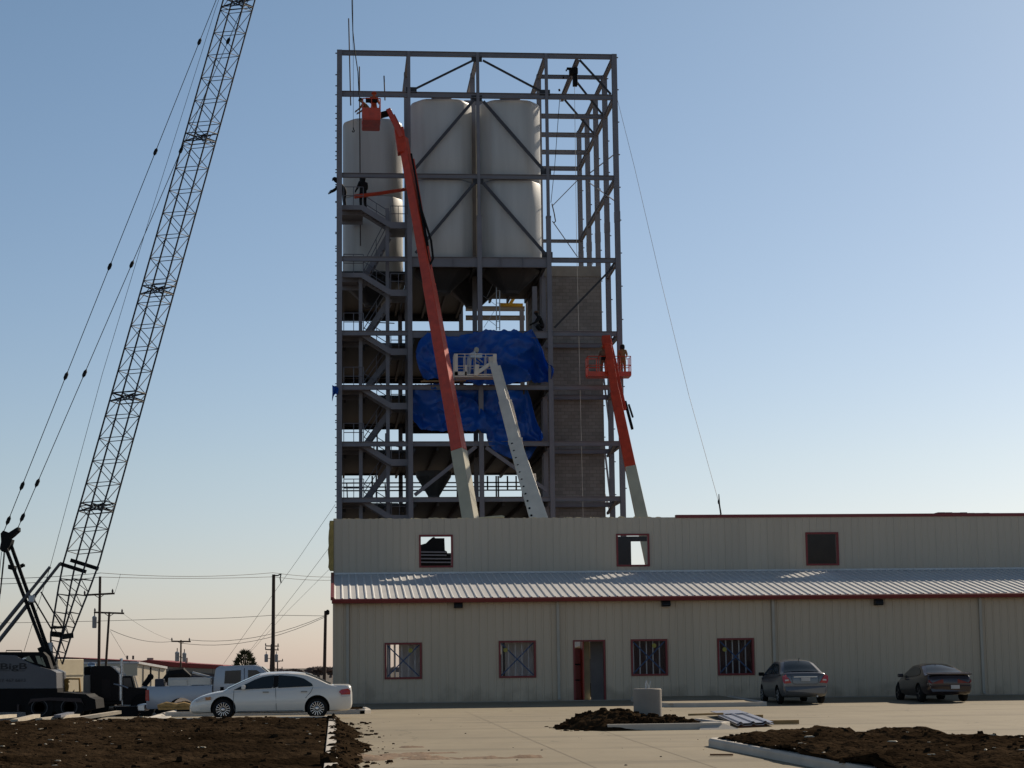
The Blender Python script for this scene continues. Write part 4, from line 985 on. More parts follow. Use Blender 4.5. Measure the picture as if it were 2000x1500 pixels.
# ================================================================== people
M_SKIN = mat('skin', (.36, .2, .14), .6)
def person(label, loc, rz, top, legs, hat, pose='stand', hatstyle='hard', arms=None, tilt=0.0):
    """one continuous skinned body; joints in metres, x right, y forward, z up"""
    J = {'pelvis': (0, 0, .95), 'waist': (0, 0, 1.08), 'chest': (0, .0, 1.30), 'neck': (0, .01, 1.48), 'head': (0, .03, 1.62), 'crown': (0, .02, 1.74),
         'hipL': (-.10, 0, .90), 'hipR': (.10, 0, .90), 'kneeL': (-.11, .03, .50), 'kneeR': (.12, .02, .50), 'ankL': (-.12, -.02, .08), 'ankR': (.13, -.03, .08), 'toeL': (-.13, .16, .04), 'toeR': (.15, .15, .04),
         'shL': (-.19, 0, 1.42), 'shR': (.19, 0, 1.42), 'elL': (-.25, .06, 1.15), 'elR': (.25, .06, 1.15), 'wrL': (-.22, .28, 1.05), 'wrR': (.22, .28, 1.05)}
    if pose == 'lean':
        for k, (dy, dz) in {'waist': (.05, -.01), 'chest': (.17, -.06), 'neck': (.30, -.11), 'head': (.42, -.12), 'crown': (.48, -.05), 'shL': (.25, -.08), 'shR': (.25, -.08), 'elL': (.36, -.12), 'elR': (.36, -.12), 'wrL': (.36, -.16), 'wrR': (.36, -.16)}.items():
            J[k] = (J[k][0], J[k][1]+dy, J[k][2]+dz)
    if pose == 'crouch':
        for k in J:
            x, y, z = J[k]
            if z > .85: J[k] = (x, y+.0, z-.47)
        J['kneeL'] = (-.16, .38, .50); J['kneeR'] = (.17, .36, .46); J['hipL'] = (-.10, -.02, .45); J['hipR'] = (.10, -.02, .45); J['pelvis'] = (0, -.05, .48)
        for k, dy in {'waist': .05, 'chest': .16, 'neck': .26, 'head': .33, 'crown': .34, 'shL': .2, 'shR': .2, 'elL': .32, 'elR': .32, 'wrL': .3, 'wrR': .3}.items(): J[k] = (J[k][0], J[k][1]+dy, J[k][2])
    if arms:
        for k, p in arms.items(): J[k] = p
    E = [('pelvis', 'waist'), ('waist', 'chest'), ('chest', 'neck'), ('neck', 'head'), ('head', 'crown'), ('pelvis', 'hipL'), ('pelvis', 'hipR'), ('hipL', 'kneeL'), ('hipR', 'kneeR'), ('kneeL', 'ankL'), ('kneeR', 'ankR'), ('ankL', 'toeL'), ('ankR', 'toeR'), ('chest', 'shL'), ('chest', 'shR'), ('shL', 'elL'), ('shR', 'elR'), ('elL', 'wrL'), ('elR', 'wrR')]
    RAD = {'pelvis': .15, 'waist': .145, 'chest': .165, 'neck': .065, 'head': .1, 'crown': .075, 'hipL': .11, 'hipR': .11, 'kneeL': .075, 'kneeR': .075, 'ankL': .06, 'ankR': .06, 'toeL': .045, 'toeR': .045, 'shL': .085, 'shR': .085, 'elL': .06, 'elR': .06, 'wrL': .042, 'wrR': .042}
    names = list(J); me = bpy.data.meshes.new('person'); me.from_pydata([J[k] for k in names], [(names.index(a_), names.index(c_)) for a_, c_ in E], [])
    tmp = bpy.data.objects.new('person_rig', me); COL.objects.link(tmp)
    sk = tmp.modifiers.new('skin', 'SKIN'); sk.use_smooth_shade = True
    for i, k in enumerate(names): me.skin_vertices[0].data[i].radius = (RAD[k], RAD[k]*(.75 if k in ('pelvis', 'waist', 'chest') else 1))
    me.skin_vertices[0].data[names.index('pelvis')].use_root = True
    tmp.modifiers.new('smooth', 'SUBSURF').levels = 1
    dg = bpy.context.evaluated_depsgraph_get(); ev = tmp.evaluated_get(dg); body = bpy.data.meshes.new_from_object(ev)
    bpy.data.objects.remove(tmp)
    # hands with five bent fingers, nose and ears joined to the body mesh
    b = MB()
    for s, w, e in ((-1, 'wrL', 'elL'), (1, 'wrR', 'elR')):
        p, q = V(J[w]), V(J[e]); d_ = (p-q).normalized(); side = d_.cross(V((0, 0, 1))).normalized()*s; dn = V((0, 0, -1))
        b.bar(p-d_*.01, p+d_*.09, .045, .085, .03, .08)
        for k in range(4):
            r0 = p+d_*.085+dn*.026*(k-1.5)*1.0; L_ = (.075, .085, .08, .06)[k]; b.path([r0, r0+d_*L_*.5-side*.012, r0+d_*L_*.75-side*.04], [.010, .009, .007], 5)
        b.path([p+d_*.02-dn*.03, p+d_*.05-dn*.06-side*.01, p+d_*.085-dn*.06-side*.02], [.012, .011, .008], 5)
    hd = V(J['head']); b.path([hd+V((0, .085, .02)), hd+V((0, .125, -.02))], [.012, .02], 5)
    for s in (-1, 1): b.path([hd+V((s*.098, 0, .03)), hd+V((s*.108, -.01, -.03))], [.02, .014], 5)
    bm = bmesh.new(); bm.from_mesh(body)
    tmpm = bpy.data.meshes.new('t'); tmpm.from_pydata(b.v, [], b.f); bm.from_mesh(tmpm); bmesh.ops.recalc_face_normals(bm, faces=bm.faces)
    hz = J['neck'][2]; hy_ = J['waist'][2]-.05
    for f in bm.faces:
        c = f.calc_center_median(); f.smooth = True
        near = min(names, key=lambda k: (V(J[k])-c).length)
        f.material_index = 2 if (near in ('head', 'crown', 'wrL', 'wrR')) else (1 if near in ('hipL', 'hipR', 'kneeL', 'kneeR', 'pelvis') else (3 if near in ('ankL', 'ankR', 'toeL', 'toeR') else 0))
    bm.to_mesh(body); bm.free(); body.materials.clear()
    for m in (top, legs, M_SKIN, M_BLACK): body.materials.append(m)
    t = thing('person', label, 'person', loc, rz)
    o = bpy.data.objects.new('body', body); COL.objects.link(o); o.parent = t
    c = V(J['crown']); h = V(J['head']); ax = (c-h).normalized(); b = MB()
    if hatstyle == 'hard':
        b.lathe([(.155, .0), (.125, .012), (.12, .06), (.09, .11), (.03, .135)], (0, 0, 0), 'Z', 16)
    else:                                      # hood
        b.lathe([(.12, -.16), (.135, -.08), (.135, .02), (.11, .09), (.04, .125)], (0, 0, 0), 'Z', 16)
    Q = V((0, 0, 1)).rotation_difference(ax); b.v = [Q@p+h+ax*.045 for p in b.v]
    o = b.build('hard_hat' if hatstyle == 'hard' else 'hood', hat, t, local=True, smooth=True)
    return t
MC = lambda n_, c_: mat(n_, c_, .85, 0, .15, 5)
DK, BR, WH, JN = MC('black jacket', (.006, .006, .007)), MC('tan canvas coat', (.26, .15, .06)), MC('white coverall', (.55, .55, .58)), MC('blue jeans', (.03, .04, .08))
zl = P(690, 401, TY+.4).z
pA = person('worker in dark jacket standing at the top stair landing rail', (P(709, 380, TY+1.5).x, TY+1.6, zl), radians(30), DK, JN, DK, 'stand', 'hood')
pB = person('worker in dark clothes bending at the left corner column of the top stair landing', (P(673, 380, TY+1.2).x, TY+1.3, zl), radians(100), DK, JN, DK, 'lean', 'hard')
pA.scale = (1.22, 1.22, 1.12); pB.scale = (1.2, 1.2, 1.08)
bz = P(725, 243, 106.2)
person('worker in orange vest and hard hat in the tall orange lift basket', (bz.x+.15, bz.y-.3, bz.z), radians(-170), MC('orange vest', (.5, .1, .03)), DK, MC('orange hard hat', (.5, .08, .03)), 'stand', 'hard')
person('worker in tan coat leaning out on the left of the tall orange lift basket', (bz.x-.12, bz.y+.45, bz.z), radians(75), BR, DK, DK, 'lean', 'hard')
wz = P(920, 737, 105.9)
person('worker in white hooded coverall leaning in the white lift basket', (wz.x-.12, wz.y-.1, wz.z), radians(-70), WH, WH, MC('cream hood', (.5, .46, .36)), 'lean', 'hood')
rz_ = P(1215, 735, 106.6)
person('worker in tan coat and dark hood at the right end of the orange lift basket', (rz_.x+.05, rz_.y, rz_.z), radians(170), BR, BR, DK, 'stand', 'hood')
person('worker in dark coveralls standing behind the boom in the right orange basket', (P(1180, 735, 106.8).x, 106.85, rz_.z), radians(150), MC('brown coverall', (.14, .1, .06)), DK, MC('tan hard hat', (.4, .3, .16)), 'stand', 'hard')
person('worker crouching by the third column above the blue tarp', (P(1060, 640, TY+.9).x, TY+1.0, LV[5]), radians(100), DK, MC('dark work trousers', (.03, .025, .02)), MC('brown hat', (.12, .06, .03)), 'crouch', 'hard')
# ================================================================== lattice crane
CYB = 78.0
def cy(py): return CYB + 8.5*max(-.05, (1290-py)/1290)
crane = thing('truck_crane', 'grey lattice boom truck crane at the left with dark boom leaning right', 'crane', (P(60, 1390, CYB).x, CYB, GZ))
CH = {'L': ([-150, 0, 950, 1112, 1236, 1264, 1296], [478.5, 436, 166.7, 120, 100, 96, 100], 0.0),
      'I2': ([-150, 0, 950, 1105, 1248, 1296], [520.5, 478, 213.3, 166, 120, 107], 0.0),
      'I1': ([-150, 0, 950, 1116, 1226, 1290], [496, 453.7, 188.3, 143, 124, 108], 0.95),
      'R': ([-150, 0, 950, 1110, 1238, 1300], [540.5, 498, 235, 190.7, 140, 121], 0.95)}
OFF = {'L': 0.0, 'I2': -3.7, 'I1': 6.5, 'R': 2.0}
def chord(c, py):
    ys_, xs_, dep = CH[c]; return P(interp(ys_, xs_, py), py, cy(py)+dep*min(1, max(.25, (1310-py)/200)))
b = MB()
for c in CH: b.path([chord(c, y) for y in range(-150, 1300, 48)]+[chord(c, 1297)], .036, 6)
b.build('boom_chord', M_BOOM, crane)
nodes = [64+44*k for k in range(-5, 24)]
def nd(c, k): return chord(c, nodes[k]+OFF[c])
b = MB()
for k in range(len(nodes)):
    for p, q in (('L', 'I2'), ('I1', 'R'), ('L', 'I1'), ('I2', 'R')): b.tube(nd(p, k), nd(q, k), .0175, n=5, caps=False)
    if k: 
        b.tube(nd('L', k-1), nd('I2', k), .0175, n=5, caps=False); b.tube(nd('I1', k-1), nd('R', k), .0175, n=5, caps=False); b.tube(nd('L', k), nd('I1', k-1), .0175, n=5, caps=False); b.tube(nd('I2', k), nd('R', k-1), .0175, n=5, caps=False)
for y in (1130, 1160, 1195, 1222, 1250, 1272):
    for p, q in (('L', 'I1'), ('I2', 'R'), ('L', 'I2'), ('I1', 'R')): b.tube(chord(p, y), chord(q, y+4), .018, n=5, caps=False); b.tube(chord(p, y), chord(q, y+26), .016, n=5, caps=False)
b.build('boom_lacing', M_BOOM, crane)
for yj in (5, 268, 566, 775, 990):
    b = MB()
    for dy in (-8, 8):
        for p, q in (('L', 'I2'), ('I1', 'R'), ('L', 'I1'), ('I2', 'R')): b.tube(chord(p, yj+dy+OFF[p]), chord(q, yj+dy+OFF[q]), .024, n=5)
    for p, q in (('L', 'R'), ('I1', 'I2'), ('L', 'I2'), ('I1', 'R')): b.tube(chord(p, yj-8), chord(q, yj+8), .02, n=5); b.tube(chord(p, yj+8), chord(q, yj-8), .02, n=5)
    b.build('section_joint', M_BOOM, crane)
b = MB()
b.bar(P(117, 1101, cy(1100)), P(168, 1117, cy(1100)), .2, .15); b.build('boom_cross_beam', M_BLACK, crane); b = MB(); b.bar(P(138, 1094, cy(1100)+1), P(192, 1111, cy(1100)+1), .2, .15)
b.build('boom_cross_beam', M_BLACK, crane); b = MB()
for p, q in (((100, 1238), (121, 1240)), ((120, 1244), (141, 1241))): b.bar(P(*p, cy(1240)), P(*q, cy(1240)+.4), .15, .2)
b.build('boom_cross_beam', M_BLACK, crane)
# gantry
GY = CYB-.3
b = MB()
b.tube(P(12, 1072, GY), P(86, 1268, GY), .072, n=10); b.tube(P(20.5, 1062, GY+.4), P(92, 1264, GY+.4), .072, n=10)
b.bar(P(83, 1262, GY+.3), P(101, 1302, GY+.3), .4, .26, up=V((0, 1, 0))); b.build('gantry_leg', M_BLACK, crane, smooth=True)
b = MB(); b.prism([P(x, y, GY) for x, y in ((1, 1042), (6, 1036), (17, 1040), (31, 1031), (35, 1029), (35, 1036), (24, 1046), (16, 1052), (23, 1053), (20, 1064), (13, 1074), (3, 1077), (-1, 1072), (2, 1058))], (0, .7, 0)); b.build('gantry_head', M_BLACK, crane)
b = MB(); b.bar(P(19, 1107, GY), P(29, 1110, GY+.9), .14, .16); b.bar(P(34, 1109, GY+.9), P(47, 1103, GY+.9), .08, .14); b.tube(P(47, 1102, GY+.9), P(47, 1107, GY+.9), .04); b.build('gantry_bracket', M_BLACK, crane)
b = MB(); 
for p, q, dy in (((-60, 1302), (98, 1107), 0), ((-60, 1325), (118, 1100), 1.0)):
    a_, e_ = P(*p, GY+dy), P(*q, GY+dy); b.tube(a_, a_.lerp(e_, .72), .08, n=8); b.tube(a_.lerp(e_, .7), e_, .06, n=8)
b.build('backstop', mat('grey backstop', (.09, .09, .095), .5), crane, smooth=True)
b = MB(); b.box(P(57, 1177, GY)-V((0, .2, 0)), P(68, 1163, GY)+V((0, .2, 0))); b.build('backstop_joint', M_GALV, crane, bevel=.03)
b = MB(); b.bar(P(67, 1172, GY), P(99, 1226, GY), .05, .09, up=V((0, 1, 0))); b.bar(P(80, 1156, GY+1), P(121, 1224, GY+1), .05, .09, up=V((0, 1, 0))); b.tube(P(99, 1226, GY), P(124, 1225, GY+.3), .05); b.build('boom_stop', M_BLACK, crane)
def rope(pts, r=.013): 
    b = MB(); b.path(pts, r, 5); b.build('wire_rope', M_BLACK, crane)
tipL, tipR = chord('L', -120), chord('R', -120)
for p0, y0, tip in ((P(8, 1037, GY), 0, tipL), (P(35, 1031, GY+.7), .7, tipR)):
    rope([p0, tip], .016)
    for t in (.015, .065, .23, .405, .60, .80): b = MB(); a_ = p0.lerp(tip, t); d_ = (tip-p0).normalized(); b.lathe([(.02, -.2), (.075, -.09), (.075, .09), (.02, .2)], (0, 0, 0), 'Z', 8); o_ = len(b.v)-32; Q_ = V((0, 0, 1)).rotation_difference(d_); b.v[o_:] = [Q_@v_+a_ for v_ in b.v[o_:]]; b.build('pendant_link', M_BLACK, crane)
rope([P(47, 1272, GY+.5), P(98, 1107, GY+.4), P(200, 730, cy(730)), P(300, 400, cy(400)), P(420, 20, cy(0)), chord('L', -120)], .010)
rope([P(3, 1078, GY), P(-3, 1140, GY)]); rope([P(10, 1077, GY), P(1, 1160, GY)]); rope([P(8, 1077, GY+.4), P(-2, 1180, GY+.4)], .02)
# hoist line with its hook, hung over the tower front from a jib above the frame
HY = 105.5
tp = P(686, -260, HY)
b = MB(); b.path([chord('I2', -150), tp], .09, 6); b.build('jib', M_BLACK, crane)
rope([tp, P(686.5, 0, HY), P(690, 100, HY), P(690, 252, HY)], .012)
rope([tp, P(689, 60, HY), P(693, 100, HY), P(699, 140, HY), P(701, 185, HY)], .03)
b = MB(); b.path([P(690, 249, HY), P(690.5, 253, HY), P(692.3, 255.5, HY), P(691, 258, HY), P(688.5, 257.5, HY), P(688, 255, HY)], .028, 6); b.build('hook', M_BLACK, crane)
# upper works
b = MB(); hp_ = [(-160, 1274), (0, 1279), (30, 1280), (45, 1289), (62, 1297), (80, 1303), (100, 1308), (110, 1313), (111, 1345), (-160, 1346)]
b.prism([P(x, y, CYB-1.3) for x, y in hp_], (0, 2.7, 0)); M_CR = mat('grey white crane panels', (.115, .115, .122), .5, 0, .1, 1); b.build('machinery_house', M_CR, crane, bevel=.02)
b = MB(); b.prism([P(x, y, CYB-1.0) for x, y in ((-10, 1273.5), (84, 1273.5), (92, 1282), (100, 1306), (40, 1293), (25, 1282), (-10, 1280))], (0, 2.2, 0)); b.build('cab', M_DARK, crane)
for q in (((45, 1284), (57, 1281), (67, 1295), (54, 1291)), ((69, 1281), (77, 1281), (85, 1299), (74, 1296)), ((80, 1284), (83, 1284), (90, 1302), (85, 1300))):
    b = MB(); b.prism([P(x, y, CYB-1.05) for x, y in q], (0, .02, 0)); b.build('cab_window', mat('cab glass', (.20, .22, .16), .15), crane)
b = MB(); b.prism([P(x, y, CYB-1.06) for x, y in ((43, 1286), (52, 1284), (50, 1287), (44, 1288))], (0, .02, 0)); b.build('work_light', M_CHROME, crane)
b = MB(); b.path([P(12, 1274, CYB-.6), P(12, 1270.5, CYB-.6), P(42, 1270.5, CYB-.6), P(42, 1274, CYB-.6)], .02, 5); b.build('roof_rail', M_DARK, crane)
b = MB(); b.tube(P(97, 1310, CYB+.2), P(97, 1255, CYB+.2), .13, n=12); b.build('exhaust_stack', M_GALV, crane, smooth=True)
def text(body, px, py, Y, hpx, name, m, parent, bold=.012, width=None):
    cu = bpy.data.curves.new(name, 'FONT'); cu.body = body; cu.align_x = 'LEFT'; cu.offset = bold; cu.extrude = .004
    o = bpy.data.objects.new(name+'_tmp', cu); COL.objects.link(o)
    dg = bpy.context.evaluated_depsgraph_get(); me = bpy.data.meshes.new_from_object(o.evaluated_get(dg)); bpy.data.objects.remove(o)
    s = hpx*Y/F_PX/.70; xs_ = [v.co.x for v in me.vertices]; wn_ = max(xs_)-min(xs_); sx = s if width is None else width*Y/F_PX/wn_
    p = P(px, py, Y); me.transform(Matrix.Translation(p-LOC[parent.name])@Matrix.Rotation(pi/2, 4, 'X')@Matrix.Diagonal((sx, s, 1, 1)))
    me.materials.clear(); me.materials.append(m); q = bpy.data.objects.new(name, me); COL.objects.link(q); q.parent = parent; return q
M_INK = mat('black lettering', (.008, .008, .009), .5)
TYc = CYB-1.315
text('BigB', -1.0, 1307.5, TYc, 11.5, 'lettering', M_INK, crane, .016, 49.5)
b = MB(); b.box(P(-20, 1310.5, TYc), P(19, 1309.4, TYc)+V((0, .01, 0))); b.box(P(33, 1310.8, TYc), P(48.5, 1309.7, TYc)+V((0, .01, 0))); b.build('lettering_rule', M_INK, crane)
text('217 467 6613', -8, 1332, TYc, 5.6, 'lettering', mat('faded lettering', (.04, .04, .045), .5), crane, .01, 55)
# carrier
b = MB(); b.prism([P(x, y, CYB-1.35) for x, y in ((-160, 1346), (112, 1345), (112, 1352), (168, 1356), (176, 1362), (186, 1366), (188, 1384), (160, 1390), (-160, 1392))], (0, 2.7, 0)); b.build('carrier', M_DARK, crane)
b = MB(); b.prism([P(x, y, CYB-1.42) for x, y in ((54, 1376), (60, 1365), (98, 1362), (158, 1364), (164, 1378), (160, 1372), (100, 1368), (62, 1371))], (0, .3, 0)); b.box(P(33, 1390, CYB-1.5), P(38, 1376, CYB-1.4)); b.build('mudguard', mat('dark red brown paint', (.03, .014, .014), .5), crane)
for px in (-120, -50, 78, 136):
    c = P(px, 1384, CYB-1.2); r = .56; 
    for yy, nm in ((CYB-1.2, 'wheel'), (CYB+1.2, 'wheel')):
        b = MB(); b.lathe([(.2, -.15), (r-.04, -.16), (r, -.09), (r, .09), (r-.04, .16), (.2, .15)], (c.x, yy, GZ+r), 'Y', 28); w = b.build(nm, M_BLACK, crane, smooth=True)
        b = MB(); s_ = -1 if yy < CYB else 1; b.lathe([(.27, s_*.02), (.31, s_*.165), (.28, s_*.17), (.24, s_*.06), (.08, s_*.08), (.07, s_*.14), (.0, s_*.14)], (c.x, yy, GZ+r), 'Y', 24); b.build('rim', mat('worn rim', (.07, .07, .075), .5), w, smooth=True)
b = MB()
Yr = CYB+.9
for x0, x1, y0, y1 in ((115, 127, 1326.5, 1352), (129.5, 155, 1326, 1352)):
    b.path([P(x0, y1, Yr), P(x0, y0, Yr), P(x1, y0, Yr), P(x1+1.5, y1, Yr)], .045, 6)
b.path([P(133, 1327, Yr), P(131, 1333, Yr), P(133, 1340, Yr), P(131, 1352, Yr)], .04, 6); b.tube(P(129, 1332, Yr), P(136, 1332, Yr), .03)
b.build('hand_rail', mat('orange yellow rail', (.45, .22, .03), .5), crane)

# ================================================================== vehicles
def smooth_interp(xs, ys, x):
    n = len(xs)
    if x <= xs[0]: return ys[0]
    if x >= xs[-1]: return ys[-1]
    i = max(k for k in range(n-1) if xs[k] <= x); h = xs[i+1]-xs[i]
    d = [(ys[k+1]-ys[k])/(xs[k+1]-xs[k]) for k in range(n-1)]
    def m(k):
        if k == 0: return d[0]
        if k == n-1: return d[-1]
        return 0 if d[k-1]*d[k] <= 0 else 2*d[k-1]*d[k]/(d[k-1]+d[k])
    t = (x-xs[i])/h; t2, t3 = t*t, t*t*t
    return ys[i]*(2*t3-3*t2+1)+h*m(i)*(t3-2*t2+t)+ys[i+1]*(-2*t3+3*t2)+h*m(i+1)*(t3-t2)
def apply_bool(o, cutters):
    for c in cutters:
        md = o.modifiers.new('cut', 'BOOLEAN'); md.object = c; md.operation = 'DIFFERENCE'; md.solver = 'EXACT'; md.material_mode = 'TRANSFER'
    dg = bpy.context.evaluated_depsgraph_get(); me = bpy.data.meshes.new_from_object(o.evaluated_get(dg)); o.modifiers.clear(); o.data = me
    for c in cutters: bpy.data.objects.remove(c)
    me.set_sharp_from_angle(angle=radians(32))
def car(name, label, cat, loc, rz, S, paint, rimstyle='spokes'):
    """S: lists along x (front is +x): body [(x, zbot, ztop, halfwidth)], cabin [(x, ztop, halftop)], glass outlines"""
    t = thing(name, label, cat, loc, rz)
    bx = [q[0] for q in S['body']]; zb_ = [q[1] for q in S['body']]; zt_ = [q[2] for q in S['body']]; hw_ = [q[3] for q in S['body']]
    zt = lambda x: smooth_interp(bx, zt_, x); hw = lambda x: smooth_interp(bx, hw_, x); zb = lambda x: smooth_interp(bx, zb_, x)
    N = 64; xs_ = sorted(set([bx[0]+(bx[-1]-bx[0])*(.5-.5*cos(pi*i/N)) for i in range(N+1)]))
    rows = []
    for x in xs_:
        a, c, w = zb(x), zt(x), hw(x); h = c-a; cr = S.get('crown', .035)
        half = [(0, a), (.72*w, a), (.90*w, a+.03), (.97*w, a+.18*h), (1.0*w, a+.42*h), (.995*w, a+.62*h), (.965*w, a+.83*h), (.93*w, a+.93*h), (.86*w, c-.004), (.6*w, c+cr*.6), (.3*w, c+cr*.9), (0, c+cr)]
        rows.append([V((x, y, z)) for y, z in half]+[V((x, -y, z)) for y, z in half[-2:0:-1]])
    b = MB(); n = len(rows[0]); b.v = [p for r in rows for p in r]
    b.f = [(i*n+j, i*n+(j+1) % n, (i+1)*n+(j+1) % n, (i+1)*n+j) for i in range(len(rows)-1) for j in range(n)]+[tuple(range(n))[::-1], tuple((len(rows)-1)*n+j for j in range(n))]
    body = b.build('body', paint, t, local=True, smooth=True)
    cut = []
    for wx in S['wheels']:
        for s in (-1, 1):
            q = MB(); q.lathe([(S['arch'], -.16), (S['arch'], .16)], (wx, s*(S['w']-.13), S['wr']+.02), 'Y', 32); cut.append(q.build('cutter', mat('dark wheel well', (.008, .008, .008), .9), None, smooth=True))
    me = body.data; me.materials.append(MATS['dark wheel well'])
    # cutters live in the car's frame while the body is at the origin
    body.parent = None; apply_bool(body, cut); body.parent = t
    # cabin
    gx = [q[0] for q in S['cabin']]; gz = [q[1] for q in S['cabin']]; gh = [q[2] for q in S['cabin']]
    top = lambda x: smooth_interp(gx, gz, x); ht = lambda x: smooth_interp(gx, gh, x)
    def zbase(x): return zt(x)-.06
    hb = S['hb']
    def side(x, z):
        a = zbase(x); T = S['ztopref']; f = max(0, min(1, (z-a)/(T-a))); return lerp(hb, S['htop'], f**1.15)
    rows = []
    M_ = 44; gxs = sorted(set([gx[0]+(gx[-1]-gx[0])*i/M_ for i in range(M_+1)]))
    for x in gxs:
        a, c = zbase(x), max(top(x), zbase(x)+.012); e = min(.07, (c-a)*.5)
        half = [(side(x, a), a), (side(x, lerp(a, c-e, .5)), lerp(a, c-e, .5)), (side(x, c-e), c-e), (side(x, c-e)*.985-.02*(e/.07), c-e*.4), (side(x, c)*.93-.04*(e/.07), c-.004), (side(x, c)*.6, c+.028*(e/.07)), (0, c+.04*(e/.07))]
        rows.append([V((x, y, z)) for y, z in half]+[V((x, -y, z)) for y, z in half[-2::-1]])
    b = MB(); b.grid(rows); n = len(rows[0]); b.f += [tuple(range(n))[::-1], tuple((len(rows)-1)*n+j for j in range(n))]
    b.build('roof', paint, t, local=True, smooth=True)
    # glass
    def sidepane(poly, nm_='side_window', m__=None):
        for s in (-1, 1):
            b = MB(); zlo = min(p[1] for p in poly); zhi = max(p[1] for p in poly); k = 10; R0 = []
            for i in range(k+1):
                z = lerp(zlo+.001, zhi-.001, i/k); xsec = []
                for (xa, za), (xb, zb2) in zip(poly, poly[1:]+poly[:1]):
                    if (za-z)*(zb2-z) < 0 or za == z: xsec.append(lerp(xa, xb, (z-za)/(zb2-za)) if zb2 != za else xa)
                if len(xsec) < 2: continue
                xa, xb = min(xsec), max(xsec); R0.append([V((lerp(xa, xb, j/6), s*(side(lerp(xa, xb, j/6), z)+.012), z)) for j in range(7)])
            b.grid(R0); b.build(nm_, m__ or M_GLASS, t, local=True, smooth=True)
    for poly in S['side_glass']: sidepane(poly)
    if 'pillar' in S: sidepane(S['pillar'], 'door_pillar', M_BLACK)
    def endpane(nm, x0, x1, inset0, inset1):
        b = MB(); R0 = []
        for i in range(9):
            x = lerp(x0, x1, i/8); z = top(x); ins = lerp(inset0, inset1, i/8); w = side(x, z)*.93-.04-ins
            sl = (top(x+.02)-top(x-.02))/.04; nrm = V((-sl, 0, 1)).normalized()
            R0.append([V((x, w*j/4, z+.04-.040*(abs(j)/4)**2*.9))+nrm*.012 for j in range(-4, 5)])
        b.grid(R0); b.build(nm, M_GLASS, t, local=True, smooth=True)
    endpane('windshield', *S['windshield']); endpane('rear_window', *S['rear_glass'])
    # wheels
    r = S['wr']
    for wx in S['wheels']:
        for s in (-1, 1):
            c = V((wx, s*(S['w']-.11), r)); b = MB(); q = S.get('tw', .095)
            b.lathe([(r*.6, -q), (r-.03, -q), (r, -q*.6), (r, q*.6), (r-.03, q), (r*.6, q)], c, 'Y', 32); w = b.build('wheel', M_BLACK, t, local=True, smooth=True)
            b = MB(); ri = r*.70
            b.lathe([(ri, -.02), (ri, s*(q-.005)), (ri-.02, s*(q+.002)), (ri-.028, s*(q-.02)), (ri-.03, s*.01), (.0, s*.01)], c, 'Y', 28)
            ns = S.get('spokes', 15)
            for k in range(ns):
                a = 2*pi*k/ns; p = lambda rr, o: c+V((rr*cos(a), s*o, rr*sin(a)))
                b.bar(p(.05, q-.01), p(ri-.015, q-.004), .016 if ns > 8 else .05, .018, up=V((0, 1, 0)))
            b.lathe([(.055, s*(q-.03)), (.055, s*(q+.0)), (.03, s*(q+.008))], c, 'Y', 14)
            b.build('rim', S.get('rim', M_CHROME), w, local=True)
    t['hw'] = 0; del t['hw']
    return t, zt, hw, side, top, zb
def patch(t, name, m, pts, d, label=None):
    b = MB(); b.prism([V(p) for p in pts], d); return b.build(name, m, t, local=True, label=label)
def mirrors(t, x, y, z, m, s=(.16, .2, .13)):
    for k in (-1, 1):
        b = MB(); b.box((x-.06, min(k*(y), k*(y+s[1])), z), (x+.06, max(k*y, k*(y+s[1])), z+s[2])); b.build('wing_mirror', m, t, local=True, bevel=.03)
M_LRED = mat('red lamp lens', (.42, .012, .012), .15, spec=.8); M_LWHT = mat('clear lamp lens', (.6, .6, .6), .1); M_LAMB = mat('amber lamp lens', (.5, .2, .04), .15)
M_PLATE = mat('licence plate', (.5, .5, .5), .5)
M_WHITE = mat('white car paint', (.82, .79, .73), .28, 0, .02, 1, coat=.6)

# --- white saloon, nose to the left
CAR_Y = 60.9; xc = P(531, 1400, CAR_Y).x
S = dict(w=.89, wr=.315, arch=.375, wheels=(1.42, -1.37), tw=.10, spokes=15, hb=.80, htop=.60, ztopref=1.36, crown=.03,
 body=[(-2.42, .42, .74, .60), (-2.38, .30, .94, .72), (-2.28, .24, .985, .79), (-2.0, .23, .99, .85), (-1.4, .21, .975, .885), (-.5, .19, .93, .89), (.6, .19, .90, .89), (1.05, .20, .885, .885), (1.5, .21, .835, .87), (1.95, .21, .74, .82), (2.25, .20, .62, .72), (2.38, .22, .52, .60), (2.43, .26, .44, .48)],
 cabin=[(-1.95, .955, .5), (-1.72, 1.03, .55), (-1.35, 1.20, .58), (-.95, 1.335, .60), (-.45, 1.375, .6), (.0, 1.37, .6), (.3, 1.33, .6), (.75, 1.16, .6), (1.15, .985, .6), (1.42, .86, .6)],
 pillar=[(-.20, .935), (-.22, 1.302), (-.08, 1.302), (-.06, .932)], side_glass=[[(-1.24, .965), (-1.22, 1.04), (-.95, 1.215), (-.6, 1.295), (-.222, 1.312), (-.202, .932), (-.6, .945)], [(-.058, .930), (-.078, 1.312), (.16, 1.297), (.46, 1.20), (1.02, .935), (1.12, .885), (.6, .910)]],
 windshield=(1.32, .34, .02, .05), rear_glass=(-1.02, -1.78, .07, .04))
wc, zt, hw, sd, tp_, zb_ = car('white_sedan', 'white four door sedan parked on the driveway strip with its nose to the left', 'car', (xc, CAR_Y, 0), pi, S, M_WHITE)
